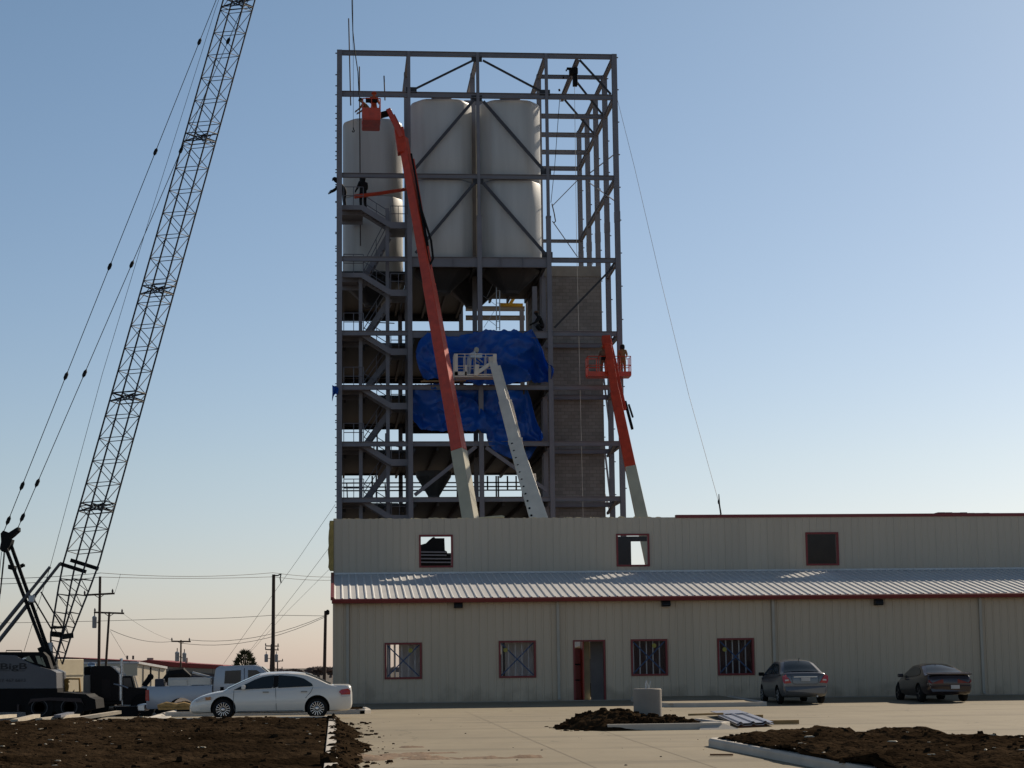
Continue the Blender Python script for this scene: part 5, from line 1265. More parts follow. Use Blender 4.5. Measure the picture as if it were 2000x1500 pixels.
for s in (-1, 1):
    f = lambda x, z: (x, s*(hw(x)*(.985)+.006), z)
    patch(wc, 'headlight', M_LWHT, [(2.24, s*.66, .60), (2.0, s*.80, .68), (1.86, s*.84, .70), (1.86, s*.845, .61), (2.22, s*.72, .54)], (0, s*.02, 0)); patch(wc, 'turn_signal', M_LAMB, [(1.95, s*.815, .685), (1.78, s*.855, .70), (1.79, s*.865, .61), (1.94, s*.835, .6)], (0, s*.022, 0))
    patch(wc, 'tail_light', M_LRED, [(-2.02, s*.86, .79), (-2.08, s*.845, .86), (-2.3, s*.78, .885), (-2.37, s*.735, .82), (-2.36, s*.74, .71), (-2.1, s*.86, .71)], (0, s*.022, 0))
    patch(wc, 'reverse_light', M_LWHT, [(-2.08, s*.865, .705), (-2.36, s*.75, .705), (-2.35, s*.755, .65), (-2.1, s*.865, .65)], (0, s*.02, 0))
    for x in (-.98, .16): patch(wc, 'door_handle', mat('handle grey', (.25, .24, .22), .4), [(x-.09, s*.872, .80), (x+.09, s*.872, .80), (x+.09, s*.872, .83), (x-.09, s*.872, .83)], (0, s*.03, 0))
    b = MB()
    for pts in ([(-.16, .24), (-.13, .93)], [(1.08, .26), (1.12, .6), (1.10, .88)], [(-1.02, .62), (-1.18, .80), (-1.25, .95)]):
        b.path([V((x, s*(hw(x)*.998-.012*max(0, (z-.65)/.3)), z)) for x, z in pts], .007, 4)
    b.path([V((x, s*(hw(x)*.99+.004), .25)) for x in (-.95, 0, 1.0)], .012, 4)
    b.build('door_seam', mat('panel gap', (.12, .12, .12), .7), wc, local=True)
    patch(wc, 'fog_light', M_DARK, [(2.27, s*.6, .36), (2.33, s*.56, .30), (2.33, s*.56, .40), (2.27, s*.6, .43)], (.02, s*.04, 0))
mirrors(wc, .82, .80, .90, M_WHITE)

# --- silver saloon seen from behind
M_SILV = mat('grey silver car paint', (.16, .165, .175), .3, .5, .02, 1, coat=.5)
S2 = dict(w=.845, wr=.305, arch=.36, wheels=(1.30, -1.30), tw=.09, spokes=7, hb=.80, htop=.56, ztopref=1.50, crown=.02, rim=M_GALV,
 body=[(-2.15, .40, .86, .70), (-2.12, .30, 1.02, .78), (-2.02, .26, 1.085, .81), (-1.7, .24, 1.08, .835), (-1.0, .22, 1.02, .845), (0, .2, .985, .845), (1.0, .2, .97, .84), (1.6, .22, .88, .80), (2.0, .22, .74, .70), (2.15, .26, .56, .58)],
 cabin=[(-1.72, 1.05, .5), (-1.5, 1.14, .5), (-1.1, 1.36, .56), (-.75, 1.485, .56), (-.2, 1.525, .56), (.25, 1.50, .56), (.9, 1.24, .56), (1.45, .96, .56)],
 side_glass=[[(-1.28, 1.07), (-1.05, 1.25), (-.7, 1.40), (-.25, 1.425), (-.23, 1.03)], [(-.12, 1.03), (-.14, 1.425), (.2, 1.41), (.85, 1.18), (1.12, 1.02)]],
 windshield=(1.35, .35, .02, .05), rear_glass=(-.84, -1.58, .05, .03))
sxm = P(1574.5, 1370, 69.0).x
sc2, zt, hw, sd, tp_, zb_ = car('silver_sedan', 'silver grey compact sedan parked nose in by the fourth window, rear showing red lamps', 'car', (sxm, 69.0+2.15, lot_z(70.5)-.0), pi/2, S2, M_SILV)
for s in (-1, 1):
    patch(sc2, 'tail_light', M_LRED, [(-2.165, s*.50, .74), (-2.165, s*.76, .72), (-2.14, s*.80, .82), (-2.11, s*.805, .98), (-2.13, s*.70, 1.03), (-2.165, s*.6, .90)], (-.02, s*.015, 0))
    patch(sc2, 'reverse_light', M_LWHT, [(-2.19, s*.60, .82), (-2.19, s*.74, .81), (-2.19, s*.74, .86), (-2.19, s*.62, .87)], (-.006, 0, 0))
mirrors(sc2, .95, .80, .98, MATS['dark machinery'])
b = MB(); b.box((-2.21, -.16, .80), (-2.16, .16, .92)); b.build('licence_plate', M_PLATE, sc2, local=True)
b = MB(); b.box((-2.175, -.42, .935), (-2.15, .42, .965)); b.build('chrome_trim', M_CHROME, sc2, local=True)
b = MB(); b.lathe([(.64, 0), (.64, 0)], (0, 0, 0), 'Z', 4); b = MB()
b.prism([(-2.19, -.77, .62), (-2.19, .77, .62), (-2.21, .72, .46), (-2.19, .70, .33), (-2.19, -.70, .33), (-2.21, -.72, .46)], (.14, 0, 0)); b.build('rear_bumper', M_SILV, sc2, local=True, bevel=.03)
b = MB(); b.path([(-2.16, -.50, 1.02), (-2.172, -.47, .75), (-2.172, -.40, .70), (-2.172, .40, .70), (-2.172, .47, .75), (-2.16, .50, 1.02)], .008, 4); b.build('boot_seam', MATS['panel gap'], sc2, local=True)
b = MB(); b.tube((-.72, -.1, 1.5), (-.86, -.1, 1.60), .012); b.build('aerial', M_BLACK, sc2, local=True)
b = MB(); b.tube((-2.2, -.4, .27), (-2.0, -.4, .27), .03); b.build('exhaust_pipe', M_GALV, sc2, local=True)

# --- dark coupe
M_CPE = mat('dark plum car paint', (.035, .024, .026), .22, .3, .02, 1, coat=.6)
S3 = dict(w=.875, wr=.31, arch=.365, wheels=(1.30, -1.34), tw=.10, spokes=5, hb=.80, htop=.55, ztopref=1.30, crown=.03, rim=mat('grey alloy', (.12, .12, .12), .4, .6),
 body=[(-2.38, .44, .80, .66), (-2.33, .32, .90, .76), (-2.2, .26, .955, .81), (-1.8, .24, .965, .855), (-1.2, .22, .94, .875), (-.3, .2, .88, .875), (.6, .2, .85, .875), (1.2, .2, .80, .86), (1.8, .2, .68, .79), (2.2, .22, .54, .65), (2.36, .28, .42, .5)],
 cabin=[(-1.95, .95, .5), (-1.7, 1.02, .5), (-1.2, 1.19, .55), (-.7, 1.31, .55), (-.3, 1.335, .55), (.1, 1.315, .55), (.6, 1.14, .55), (1.2, .86, .55)],
 side_glass=[[(-1.3, .97), (-1.05, 1.13), (-.6, 1.235), (-.1, 1.245), (.2, 1.20), (.85, .89), (-.5, .90)]],
 windshield=(1.1, .2, .02, .05), rear_glass=(-.72, -1.8, .05, .03))
cxm = P(1853, 1370, 69.0).x
cp, zt, hw, sd, tp_, zb_ = car('dark_coupe', 'dark plum two door coupe with rear spoiler parked nose in at the right', 'car', (cxm, 68.7+2.38, lot_z(70.5)), pi/2, S3, M_CPE)
for s in (-1, 1):
    patch(cp, 'tail_light', mat('dull red lamp lens', (.16, .012, .012), .15), [(-2.36, s*.25, .66), (-2.36, s*.68, .66), (-2.30, s*.77, .70), (-2.30, s*.77, .78), (-2.35, s*.70, .80), (-2.36, s*.25, .80)], (-.025, s*.008, 0))
b = MB(); b.prism([(-2.36, 0, .99), (-2.12, 0, 1.04), (-2.10, 0, 1.02), (-2.34, 0, .955)], (0, .79, 0)); b.prism([(-2.36, 0, .99), (-2.12, 0, 1.04), (-2.10, 0, 1.02), (-2.34, 0, .955)], (0, -.79, 0)); b.build('spoiler', M_CPE, cp, local=True)
b = MB(); b.prism([(-2.39, -.74, .60), (-2.39, .74, .60), (-2.41, .74, .48), (-2.38, .70, .34), (-2.38, -.70, .34), (-2.41, -.74, .48)], (.16, 0, 0)); b.build('rear_bumper', M_CPE, cp, local=True, bevel=.04)
b = MB(); b.box((-2.43, -.31, .47), (-2.40, .0, .60)); b.build('licence_plate', MATS['licence plate'], cp, local=True)
mirrors(cp, .72, .80, .87, M_CPE)
b = MB(); b.tube((-.9, .1, 1.27), (-1.0, .1, 1.33), .012); b.build('aerial', M_BLACK, cp, local=True)

# --- silver pickup
M_PK = mat('silver blue pickup paint', (.42, .44, .48), .35, .25, .03, 1, coat=.4)
PY = 72.0; pkx = P(290, 1380, PY).x
pk = thing('pickup_truck', 'silver crew cab pickup truck with tool boxes in its bed behind the white sedan', 'pickup truck', (pkx, PY, GZ))
def pkp(x, y, z): return V((pkx+x, PY+y, GZ+z))
def extr(name, poly, y0, y1, m, par=None, bev=.03):
    b = MB(); b.prism([pkp(x, y0, z) for x, z in poly], (0, y1-y0, 0)); return b.build(name, m, par or pk, bevel=bev, smooth=False)
k = PY/F_PX
zr = P(350, 1340, PY).z-GZ
bed = extr('bed', [(0.0, .62), (.02, 1.0), (0.03, zr-.05), (.06, zr), (2.30, zr+.02), (2.30, .62), (1.75, .56), (1.75, .60), (.55, .60), (.55, .56), (.06, .56)], -.98, .98, M_PK)
cuts = []
for wx in (1.22, 4.95):
    q = MB(); q.lathe([(.50, -1.2), (.50, 1.2)], pkp(wx, 0, .44), 'Y', 32); cuts.append(q)
cabp = [(2.33, .56), (2.33, zr+.02), (2.36, 1.62), (2.42, 1.95), (2.55, 2.03), (3.75, 2.05), (3.98, 2.0), (4.62, 1.48), (4.75, 1.42), (5.7, 1.34), (5.95, 1.22), (5.98, .70), (5.9, .56)]
cab = extr('cab', cabp, -.95, .95, M_PK)
for ob in (bed, cab):
    cs = []
    for wx in (1.22, 4.95):
        q = MB(); q.lathe([(.50, -1.2), (.50, 1.2)], (pkp(wx, 0, .44)-LOC[pk.name]), 'Y', 32); cs.append(q.build('cutter', MATS['dark wheel well'], None))
    ob.data.materials.append(MATS['dark wheel well']); ob.parent = None; apply_bool(ob, cs); ob.parent = pk
for nm, poly in (('rear_side_window', [(2.72, 1.42), (2.75, 1.86), (3.30, 1.88), (3.30, 1.41)]), ('front_side_window', [(3.55, 1.41), (3.55, 1.88), (3.86, 1.87), (4.42, 1.46), (4.42, 1.41)])):
    for y0 in (-.972, .955): extr(nm, poly, y0, y0+.016, M_GLASS, None, 0)
extr('windshield', [(4.02, 1.985), (4.60, 1.50), (4.63, 1.51), (4.05, 1.995)], -.8, .8, M_GLASS, None, 0)
b = MB()
for x, z0, z1 in ((2.315, .6, 1.95), (3.42, .62, 1.95), (4.5, .65, 1.4)): b.bar(pkp(x, -.955, z0), pkp(x, -.955, z1), .018, .018)
b.build('door_seam', mat('pickup seam', (.05, .05, .06), .7), pk)
extr('fuel_door', [(2.58, 1.12), (2.58, 1.30), (2.70, 1.30), (2.70, 1.12)], -.97, -.94, M_DARK, None, 0)
extr('tail_light', [(-.02, .86), (-.02, 1.22), (.10, 1.24), (.12, .84)], -1.0, -.70, M_LRED, None, .01); extr('tail_light', [(-.02, .86), (-.02, 1.22), (.10, 1.24), (.12, .84)], .70, 1.0, M_LRED, None, .01)
extr('rear_bumper', [(-.28, .50), (-.30, .72), (-.05, .74), (-.05, .48)], -.95, .95, M_CHROME, None, .03)
b = MB(); b.box(pkp(-1.1, -.55, .2), pkp(-.3, .2, .66)); b.build('tow_box', M_DARK, pk)
for wx in (1.22, 4.95):
    for s in (-1, 1):
        c = pkp(wx, s*.82, .40); b = MB(); b.lathe([(.24, -.13), (.37, -.13), (.40, -.08), (.40, .08), (.37, .13), (.24, .13)], c, 'Y', 28); w = b.build('wheel', M_BLACK, pk, smooth=True)
        b = MB(); b.lathe([(.245, s*.02), (.24, s*.125), (.2, s*.1), (.08, s*.11), (.05, s*.14), (0, s*.14)], c, 'Y', 20); b.build('rim', mat('dull rim', (.2, .2, .2), .4, .6), w, smooth=True)
b = MB(); b.box(pkp(.75, -.85, zr+.025), pkp(2.25, -.35, zr+.30)); b.box(pkp(.8, -.9, zr+.0), pkp(1.42, -.86, zr+.26)); tb = b.build('tool_box', mat('aluminium tool box', (.5, .5, .48), .35, .5), pk, bevel=.02)
b = MB(); b.box(pkp(.28, -.8, zr-.2), pkp(.6, .5, zr+.27)); b.box(pkp(1.5, .0, zr), pkp(1.95, .7, zr+.36)); b.build('dark_crate', mat('navy box', (.02, .025, .045), .5), pk, bevel=.03)
b = MB(); b.path([pkp(.55, 0, zr+.2), pkp(.8, 0, zr+.42), pkp(1.2, 0, zr+.46), pkp(1.45, 0, zr+.3)], [.1, .2, .2, .1], 8); b.build('rolled_hose', M_BLACK, pk)
b = MB(); b.tube(pkp(1.55, -.2, zr+.47), pkp(2.3, .1, zr+.26), .045); b.build('pipe', M_GALV, pk)
b = MB(); b.path([pkp(4.15, -.98, 1.5), pkp(4.3, -1.15, 1.5)], .03, 5); b.box(pkp(4.22, -1.26, 1.42), pkp(4.32, -1.08, 1.66)); b.build('wing_mirror', M_DARK, pk)

# --- dark road tractor
SY = 82.0
sm = thing('semi_tractor', 'dark maroon semi tractor with sleeper cab and chrome stack beside the crane', 'truck', (P(210, 1390, SY).x, SY, GZ))
def sp(px, py, dy=0): return P(px, py, SY+dy)
def sx(name, poly, dy0, dy1, m, bev=.03): 
    b = MB(); b.prism([sp(x, y, dy0) for x, y in poly], (0, dy1-dy0, 0)); return b.build(name, m, sm, bevel=bev)
M_MAR = mat('very dark maroon paint', (.007, .004, .004), .45, 0, .1, 1, spec=.2)
sx('sleeper', [(176, 1312), (178, 1303), (184, 1300.5), (215, 1300.5), (222, 1305), (234, 1318), (236, 1322), (236, 1376), (178, 1380)], -1.2, 1.2, M_MAR)
sx('cab', [(236, 1322), (244, 1320), (258, 1320), (265, 1343), (296, 1345), (300, 1352), (300, 1368), (290, 1378), (236, 1378)], -1.05, 1.05, M_MAR)
sx('side_window', [(241, 1324), (255, 1324), (259, 1342), (241, 1342)], -1.075, -1.055, M_GLASS, 0)
sx('windshield_frame', [(257, 1320), (260, 1320), (266, 1343), (263, 1343)], -1.07, 1.07, mat('tan pillar', (.3, .24, .16), .4), 0)
sx('sleeper_door', [(199, 1327), (215, 1327), (216, 1365), (199, 1364)], -1.215, -1.203, mat('maroon panel', (.014, .007, .007), .4, spec=.2), 0)
sx('headboard', [(163, 1319), (177.5, 1318), (177.5, 1366), (163, 1366)], -1.1, 1.1, mat('grey bulkhead', (.22, .2, .18), .5), .02)
b = MB(); c = sp(178, 1301, -.4); b.lathe([(.02, -.1), (.12, -.08), (.16, 0), (.12, .08), (.02, .1)], c, 'Y', 18); b.lathe([(.12, -.15), (.15, 0), (.12, .15)], c+V((.02, 0, 0)), 'X', 16); b.build('spot_lamp', M_CHROME, sm, smooth=True)
sx('air_unit', [(164, 1303), (176, 1301), (184, 1306), (186, 1318), (164, 1319)], -.8, .4, M_BLACK)
b = MB(); b.tube(sp(238.5, 1378, -1.1), sp(237.5, 1290, -1.1), .055, n=10); b.tube(sp(237.5, 1290, -1.1), sp(236.5, 1286, -1.1), .06); b.tube(sp(235.5, 1368, -1.12), sp(235.5, 1316, -1.12), .10, n=10); b.tube(sp(239, 1366, -1.1), sp(230, 1378, -1.1), .05); b.build('exhaust_stack', M_CHROME, sm, smooth=True)
for x0, x1, y0, y1 in ((193, 223, 1374, 1389), (236, 259, 1372, 1388)):
    a, c = sp(x0, (y0+y1)/2, -.9), sp(x1, (y0+y1)/2, -.9); b = MB(); b.tube(a, c, (y1-y0)/2*SY/F_PX, n=18); b.build('fuel_tank', mat('dull tank', (.30, .27, .23), .4, .6), sm, smooth=True)
b = MB(); b.box(sp(193, 1370.5, -1.2), sp(232, 1368.5, -.9)); b.build('running_board', M_CHROME, sm)
b = MB(); b.path([sp(222, 1336, -1.25), sp(240, 1340, -1.25), sp(250, 1344, -1.2)], .03, 5); b.build('grab_rail', M_GALV, sm)
b = MB(); b.box(sp(180, 1392, -.5), sp(300, 1380, .5)); b.build('frame_rail', M_BLACK, sm)
for px in (188, 280):
    for dy in (-1.05, 1.05):
        c = sp(px, 1380, dy); r = .5; b = MB(); b.lathe([(.28, -.14), (r-.03, -.15), (r, -.08), (r, .08), (r-.03, .15), (.28, .14)], (c.x, SY+dy, GZ+r), 'Y', 24); w = b.build('wheel', M_BLACK, sm, smooth=True)
        b = MB(); b.lathe([(.28, -.06), (.2, -.1), (.08, -.1), (.06, -.15), (.06, .15), (.2, .1), (.28, .06)], (c.x, SY+dy, GZ+r), 'Y', 18); b.build('rim', mat('dark rim', (.06, .06, .06), .4, .5), w)
# --- small service crane arm between tractor and pickup
sv = thing('service_truck', 'low dark service truck with a small crane arm behind the pickup bed', 'truck', (P(283, 1390, 86).x, 86, GZ))
def vp(px, py, dy=0): return P(px, py, 86+dy)
b = MB(); b.prism([vp(x, y, -1) for x, y in ((262, 1346), (296, 1345), (330, 1345), (330, 1372), (262, 1372))], (0, 2, 0)); b.build('flat_bed', M_DARK, sv)
b = MB(); b.bar(vp(281, 1340), vp(294, 1322), .22, .18, up=V((0, 1, 0))); b.lathe([(.1, -.15), (.14, 0), (.1, .15)], vp(294, 1322), 'Y', 10); b.tube(vp(294, 1322), vp(294, 1303), .03); b.build('crane_arm', M_BLACK, sv)
b = MB(); b.box(vp(275, 1345, -.6), vp(296, 1340, .6)); b.tube(vp(273, 1344), vp(273, 1338), .06); b.build('winch', M_GALV, sv)
for px in (268, 318):
    for dy in (-.9, .9):
        c = vp(px, 1380, dy); b = MB(); b.lathe([(.2, -.12), (.45, -.12), (.48, 0), (.45, .12), (.2, .12)], (c.x, 86+dy, GZ+.48), 'Y', 20); b.build('wheel', M_BLACK, sv)
# --- cream box trailer behind the crane
tr = thing('box_trailer', 'cream box trailer standing behind the crane and its yellow rail', 'trailer', (P(140, 1380, 118).x, 118, GZ))
def tp2(px, py, dy=0): return P(px, py, 118+dy)
ta = tp2(112, 1320); fd, bd = V((.43, .9, 0)), V((-.9, .43, 0)); k1 = P(163, 1320, 1.0).x; Lf = (k1*118-ta.x)/(.43-.9*k1)
zt0, zt1 = P(140, 1287.5, 120).z, P(140, 1352, 119).z
b = MB(); b.prism([V((ta.x, ta.y, z))+fd*s for s, z in ((0, zt1), (0, zt0), (Lf, zt0), (Lf, zt1))], bd*2.4); b.build('box', mat('cream trailer skin', (.62, .53, .36), .6, 0, .06, 2), tr, bevel=.03)
b = MB(); zr1 = P(140, 1318.5, 120).z; oo = V((.9, -.43, 0))*.02
b.bar(V((ta.x, ta.y, zr1))+oo, V((ta.x, ta.y, zr1))+fd*Lf+oo, .03, .05); b.build('side_rub_rail', mat('grey rail', (.3, .27, .2), .6), tr)
for px in (85, 125):
    for dy in (.2, 2.2): 
        c = V((ta.x, ta.y, 0))+fd*(.8 if px == 85 else Lf-.8)+bd*dy; b = MB(); b.lathe([(.2, -.12), (.42, -.12), (.45, 0), (.42, .12), (.2, .12)], (c.x, c.y, GZ+.45), 'X', 20); b.build('wheel', M_BLACK, tr)
b = MB(); b.bar(V((ta.x, ta.y, zt1-.12))+bd*1.2, V((ta.x, ta.y, zt1-.12))+bd*1.2+fd*Lf, 1.4, .2); b.build('chassis', M_DARK, tr)
# ================================================================== far background
def bldg(name, label, poly, Y, depth, wall, roof, roofname='roof', roof_poly=None):
    t = thing(name, label, 'building', (P(poly[0][0], 1340, Y).x, Y, GZ))
    b = MB(); b.prism([P(x, y, Y) for x, y in poly], (0, depth, 0)); b.build('wall', wall, t)
    if roof_poly: b = MB(); b.prism([P(x, y, Y-.15) for x, y in roof_poly], (0, depth+.3, 0)); b.build(roofname, roof, t)
    return t
M_FARG = mat('far grey siding', (.24, .215, .22), .7, 0, .1, .3); M_FARW = mat('far cream siding', (.62, .54, .40), .7, 0, .06, .3, streak=6); M_FART = mat('far tan siding', (.32, .27, .21), .7, 0, .08, .3)
M_FRED = mat('rust red roof', (.28, .035, .025), .6); M_FWH = mat('white gable trim', (.75, .72, .68), .5)
g1 = bldg('grey_warehouse', 'long grey far warehouse behind the semi tractor', [(-60, 1282), (120, 1284), (268, 1292), (268, 1352), (-60, 1352)], 190, 25, M_FARG, M_FRED, 'roof_edge', [(-60, 1281), (120, 1283), (268, 1291), (268, 1292.3), (120, 1284.5), (-60, 1282.5)])
for px in (248.5, 260): b = MB(); q = P(px, 1288, 200); b.tube(q, q+V((0, 0, .38)), .1); b.build('roof_vent', M_STEELD, g1)
sa = P(268, 1330, 150); fd, bd = V((.43, .9, 0)), V((-.9, .43, 0)); k1 = P(324, 1330, 1.0).x; Lf = (k1*150-sa.x)/(.43-.9*k1); Ye = 150+.9*Lf
w1 = thing('cream_shed', 'cream metal shed with bright white sloped gable trim behind the tractor', 'building', (sa.x, sa.y, GZ))
z0_, z1_ = P(268, 1295, 150).z, P(324, 1305, Ye).z; A_, B_ = V((sa.x, sa.y, 0)), V((sa.x, sa.y, 0))+fd*Lf; zz = V((0, 0, 1))
b = MB(); b.prism([A_+zz*GZ, A_+zz*z0_, B_+zz*z1_, B_+zz*GZ], bd*9); b.build('wall', M_FARW, w1)
b = MB(); oo = V((.9, -.43, 0))*.12; b.prism([A_+oo+zz*(z0_-.05), A_+oo+zz*(z0_+.12), B_+oo+zz*(z1_+.12), B_+oo+zz*(z1_-.05)], bd*9.3); b.build('gable_trim', M_FWH, w1)
b = MB()
for f in (.2, .47, .76): q = A_+fd*Lf*f+V((.9, -.43, 0))*.02; b.bar(q+zz*(lerp(z0_, z1_, f)-.1), q+zz*GZ, .06, .03)
b.build('panel_seam', mat('seam grey', (.3, .26, .2), .7), w1)
r1 = bldg('red_roof_store', 'long low tan far building with a rust red roof behind the pickup', [(280, 1300), (345, 1303), (436, 1307), (436, 1352), (280, 1352)], 175, 25, M_FART, M_FRED, 'roof', [(268, 1292), (290, 1288.5), (345, 1294), (436, 1299.5), (436, 1307), (345, 1303), (268, 1297)])
b = MB(); b.prism([P(x, y, 174.7) for x, y in ((325, 1311), (436, 1317), (436, 1345), (325, 1345))], (0, .1, 0)); b.build('brown_front', mat('brown shopfront', (.08, .065, .06), .7), r1)  # flat brown panel set in front of the tan wall
for px, w in ((291, 4), (297, 2.5), (364, 2.5)): 
    q = P(px, 1291, 180); b = MB(); b.box(q+V((-w*.045, 0, -.5)), q+V((w*.045, .5, .28))); b.build('roof_unit', mat('tan roof unit', (.4, .33, .26), .6), r1)
# distant tree line and single trees
M_LEAF = [mat('cedar foliage', (.07, .072, .03), .8, 0, .4, 2), mat('winter twigs', (.17, .125, .11), 1.0, 0, .25, 1)]
def evergreen(label, px, pyb, pyt, Y, wpx):
    base = P(px, pyb, Y); base.z = GZ; top = P(px, pyt, Y).z; t = thing('evergreen_tree', label, 'tree', base)
    b = MB(); b.path([base, base+V((.05, 0, (top-GZ)*.9))], [.16, .03], 7); b.build('trunk', M_WOODP, t)
    b = MB(); H = top-GZ; R = wpx/2*Y/F_PX; random.seed(3)
    for k in range(1700):
        u = random.random(); h = .12+.86*u; rr = R*(interp([0, .3, .5, .7, .88, 1], [.8, .95, 1.0, .86, .52, .10], u))*(.35+.65*random.random()**.5); a = random.uniform(0, 2*pi)
        c = base+V((rr*cos(a), rr*sin(a), H*h)); d = V((cos(a)*.8, sin(a)*.8, random.uniform(.1, 1.3))).normalized(); s = random.uniform(.12, .34); n = d.cross(V((random.uniform(-1, 1), random.uniform(-1, 1), .3))).normalized()
        b.add([c-n*s*.2, c+n*s*.2, c+d*s*1.1], [(0, 1, 2)])
    b.build('crown', M_LEAF[0], t, fix=False)
evergreen('small round dark evergreen tree rising behind the pickup cab roof', 478, 1345, 1271, 140, 44)
def bare(label, px, pyt, Y, wpx, seed, n=420):
    base = P(px, 1330, Y); base.z = GZ; top = P(px, pyt, Y).z; H = top-GZ; R = wpx/2*Y/F_PX; t = thing('bare_tree', label, 'tree', base, group='bare winter trees on the horizon'); rnd = random.Random(seed)
    b = MB(); b.path([base, base+V((0, 0, H*.45)), base+V((.2, 0, H*.7))], [.3, .2, .1], 6); b.build('trunk', M_LEAF[1], t)
    b = MB()
    for k in range(n):
        a = rnd.uniform(0, 2*pi); u = rnd.random()**.5; p0 = base+V((rnd.uniform(-.3, .3)*R, rnd.uniform(-.3, .3)*R, H*rnd.uniform(.25, .55))); p1 = base+V((R*u*cos(a), R*u*sin(a), H*(.45+.55*sqrt(max(0, 1-u*u*.9))*rnd.uniform(.75, 1))))
        m_ = p0.lerp(p1, .5)+V((0, 0, .15*H*rnd.random())); b.path([p0, m_, p1], [.07, .05, .02], 3, False)
    b.build('crown', M_LEAF[1], t, fix=False)
bare('bare winter tree just left of the low building corner', 622, 1300, 330, 60, 1); bare('low bare winter tree right of the tall dark pole', 572, 1305, 330, 46, 2); bare('bare winter tree at the building corner behind the thin pole', 646, 1301, 350, 40, 4)
b = MB(); rows = []
tl_ = random.Random(5)
for k in range(260):
    x = lerp(-420, 520, k/259); h = 1.3+.7*noise.noise(V((x*.03, 0, 0)))+.9*noise.noise(V((x*.2, 3, 0))); 
    for q in range(3): 
        c = V((x+tl_.uniform(-2, 2), 620+tl_.uniform(-6, 6), GZ)); s = tl_.uniform(1.2, 2.6); hh = h*tl_.uniform(.5, 1.1); b.add([c+V((-s, 0, 0)), c+V((s, 0, 0)), c+V((s*.5, 0, hh*.8)), c+V((0, 0, hh)), c+V((-s*.6, 0, hh*.7)), c+V((0, 1.4, hh*.7)), c+V((0, 1.4, 0))], [(0, 1, 2, 3, 4), (1, 6, 5, 2), (6, 0, 4, 5), (2, 5, 3), (4, 3, 5)])
stuff(b.build('treeline', mat('far winter wood', (.24, .19, .175), 1.0, 0, .3, .1, spec=0)))

# ------------------------------------------------------------------ utility poles
def pole(label, top, bot, Y, w, arms=(), cans=(), lean=0):
    a, c = P(*top, Y), P(*bot, Y); d = (a-c); c = a-d*((a.z-GZ+.3)/d.z)
    t = thing('utility_pole', label, 'utility pole', (c.x, Y, GZ), group='utility poles on the left')
    b = MB(); b.tube(c, a, w*Y/F_PX/2*1.15, w*Y/F_PX/2*.9, n=10); b.build('pole', M_WOODP, t, smooth=True)
    for x0, y0, x1, y1 in arms:
        b = MB(); p, q = P(x0, y0, Y-.25), P(x1, y1, Y-.25); b.bar(p, q, .12, .12); m_ = p.lerp(q, .5)
        for f in (.32, .68): b.tube(p.lerp(q, f), m_+V((0, .1, -.55*(q-p).length*.22)), .025, n=5)
        ar = b.build('crossarm', M_WOODP, t); b = MB()
        for f in (.03, .93): e = p.lerp(q, f); b.lathe([(.04, .06), (.07, .14), (.05, .24), (.02, .3)], e, 'Z', 8)
        b.build('insulator', mat('brown insulator', (.09, .06, .05), .3), ar)
    for x, y, ww, hh in cans:
        q = P(x, y, Y-.35); r = ww/2*Y/F_PX; H = hh*Y/F_PX; b = MB(); b.lathe([(r*.8, -H/2), (r, -H/2+.05), (r, H/2-.1), (r*1.08, H/2-.08), (r*1.05, H/2), (r*.4, H/2+.08)], q, 'Z', 16); tc_ = b.build('transformer', mat('grey transformer can', (.30, .33, .36), .4), t, smooth=True)
        b = MB(); b.tube(q+V((0, 0, H/2)), q+V((0, 0, H/2+.35)), .035); b.bar(q+V((0, .1, 0)), V((a.x, Y, q.z)), .08, .06); b.build('bushing', M_DARK, tc_)
    return a
p1 = pole('tall pole with one crossarm and a single grey transformer beside the crane', (195.5, 1126), (193, 1300), 130, 5.4, [(163.5, 1162.5, 224, 1159)], [(184.5, 1216, 8.5, 21)])
b = MB(); b.tube(P(196.5, 1126, 130), P(197, 1118.5, 130), .03); 
p2 = pole('leaning pole with one wide crossarm just right of the tall transformer pole', (213.5, 1195), (207, 1297), 138, 4.6, [(183.5, 1196, 242.5, 1198)])
p3 = pole('short far pole carrying two grey transformers above the red roof', (353.5, 1250), (353, 1300), 165, 3.4, [(334.5, 1252.5, 372.5, 1253)], [(346, 1283, 8, 17), (360, 1284.5, 7.5, 16)])
p4 = pole('tall plain dark pole behind the white sedan', (534.5, 1122), (533, 1315), 150, 7.0)
b = MB(); q = P(545, 1127, 149.7); b.path([P(536, 1124, 149.7), P(543, 1124, 149.7), P(548, 1121, 149.7)], .05, 5); b.path([P(549, 1120, 149.7), P(547, 1129, 149.7), P(549, 1139, 149.7)], .05, 5)
pp = [o for o in bpy.data.objects if o.get('label', '').startswith('tall plain')][0]; b.build('cutout_switch', M_DARK, pp)
p5 = pole('plain brown pole nearest the low building corner', (636, 1193), (633.5, 1325), 150, 6.2)
b = MB(); b.lathe([(.05, -.2), (.14, -.1), (.14, .12), (.05, .2)], P(640, 1196, 149.8), 'Z', 10); pp = [o for o in bpy.data.objects if o.get('label', '').startswith('plain brown')][0]; b.build('service_bracket', M_DARK, pp)
p6 = pole('far small pole with two crossarms and transformers beside the tall plain pole', (530, 1258), (528, 1312), 210, 3, [(518, 1261.5, 545, 1262), (518, 1268.5, 544.5, 1269.5)], [(520, 1286, 7, 14), (540, 1286, 6, 14)])
p7 = pole('farthest thin pole with two short crossarms at the right of the tall plain pole', (542, 1290), (542, 1312), 260, 2.6, [(536, 1291, 553, 1291), (536, 1306.5, 552, 1306.5)])
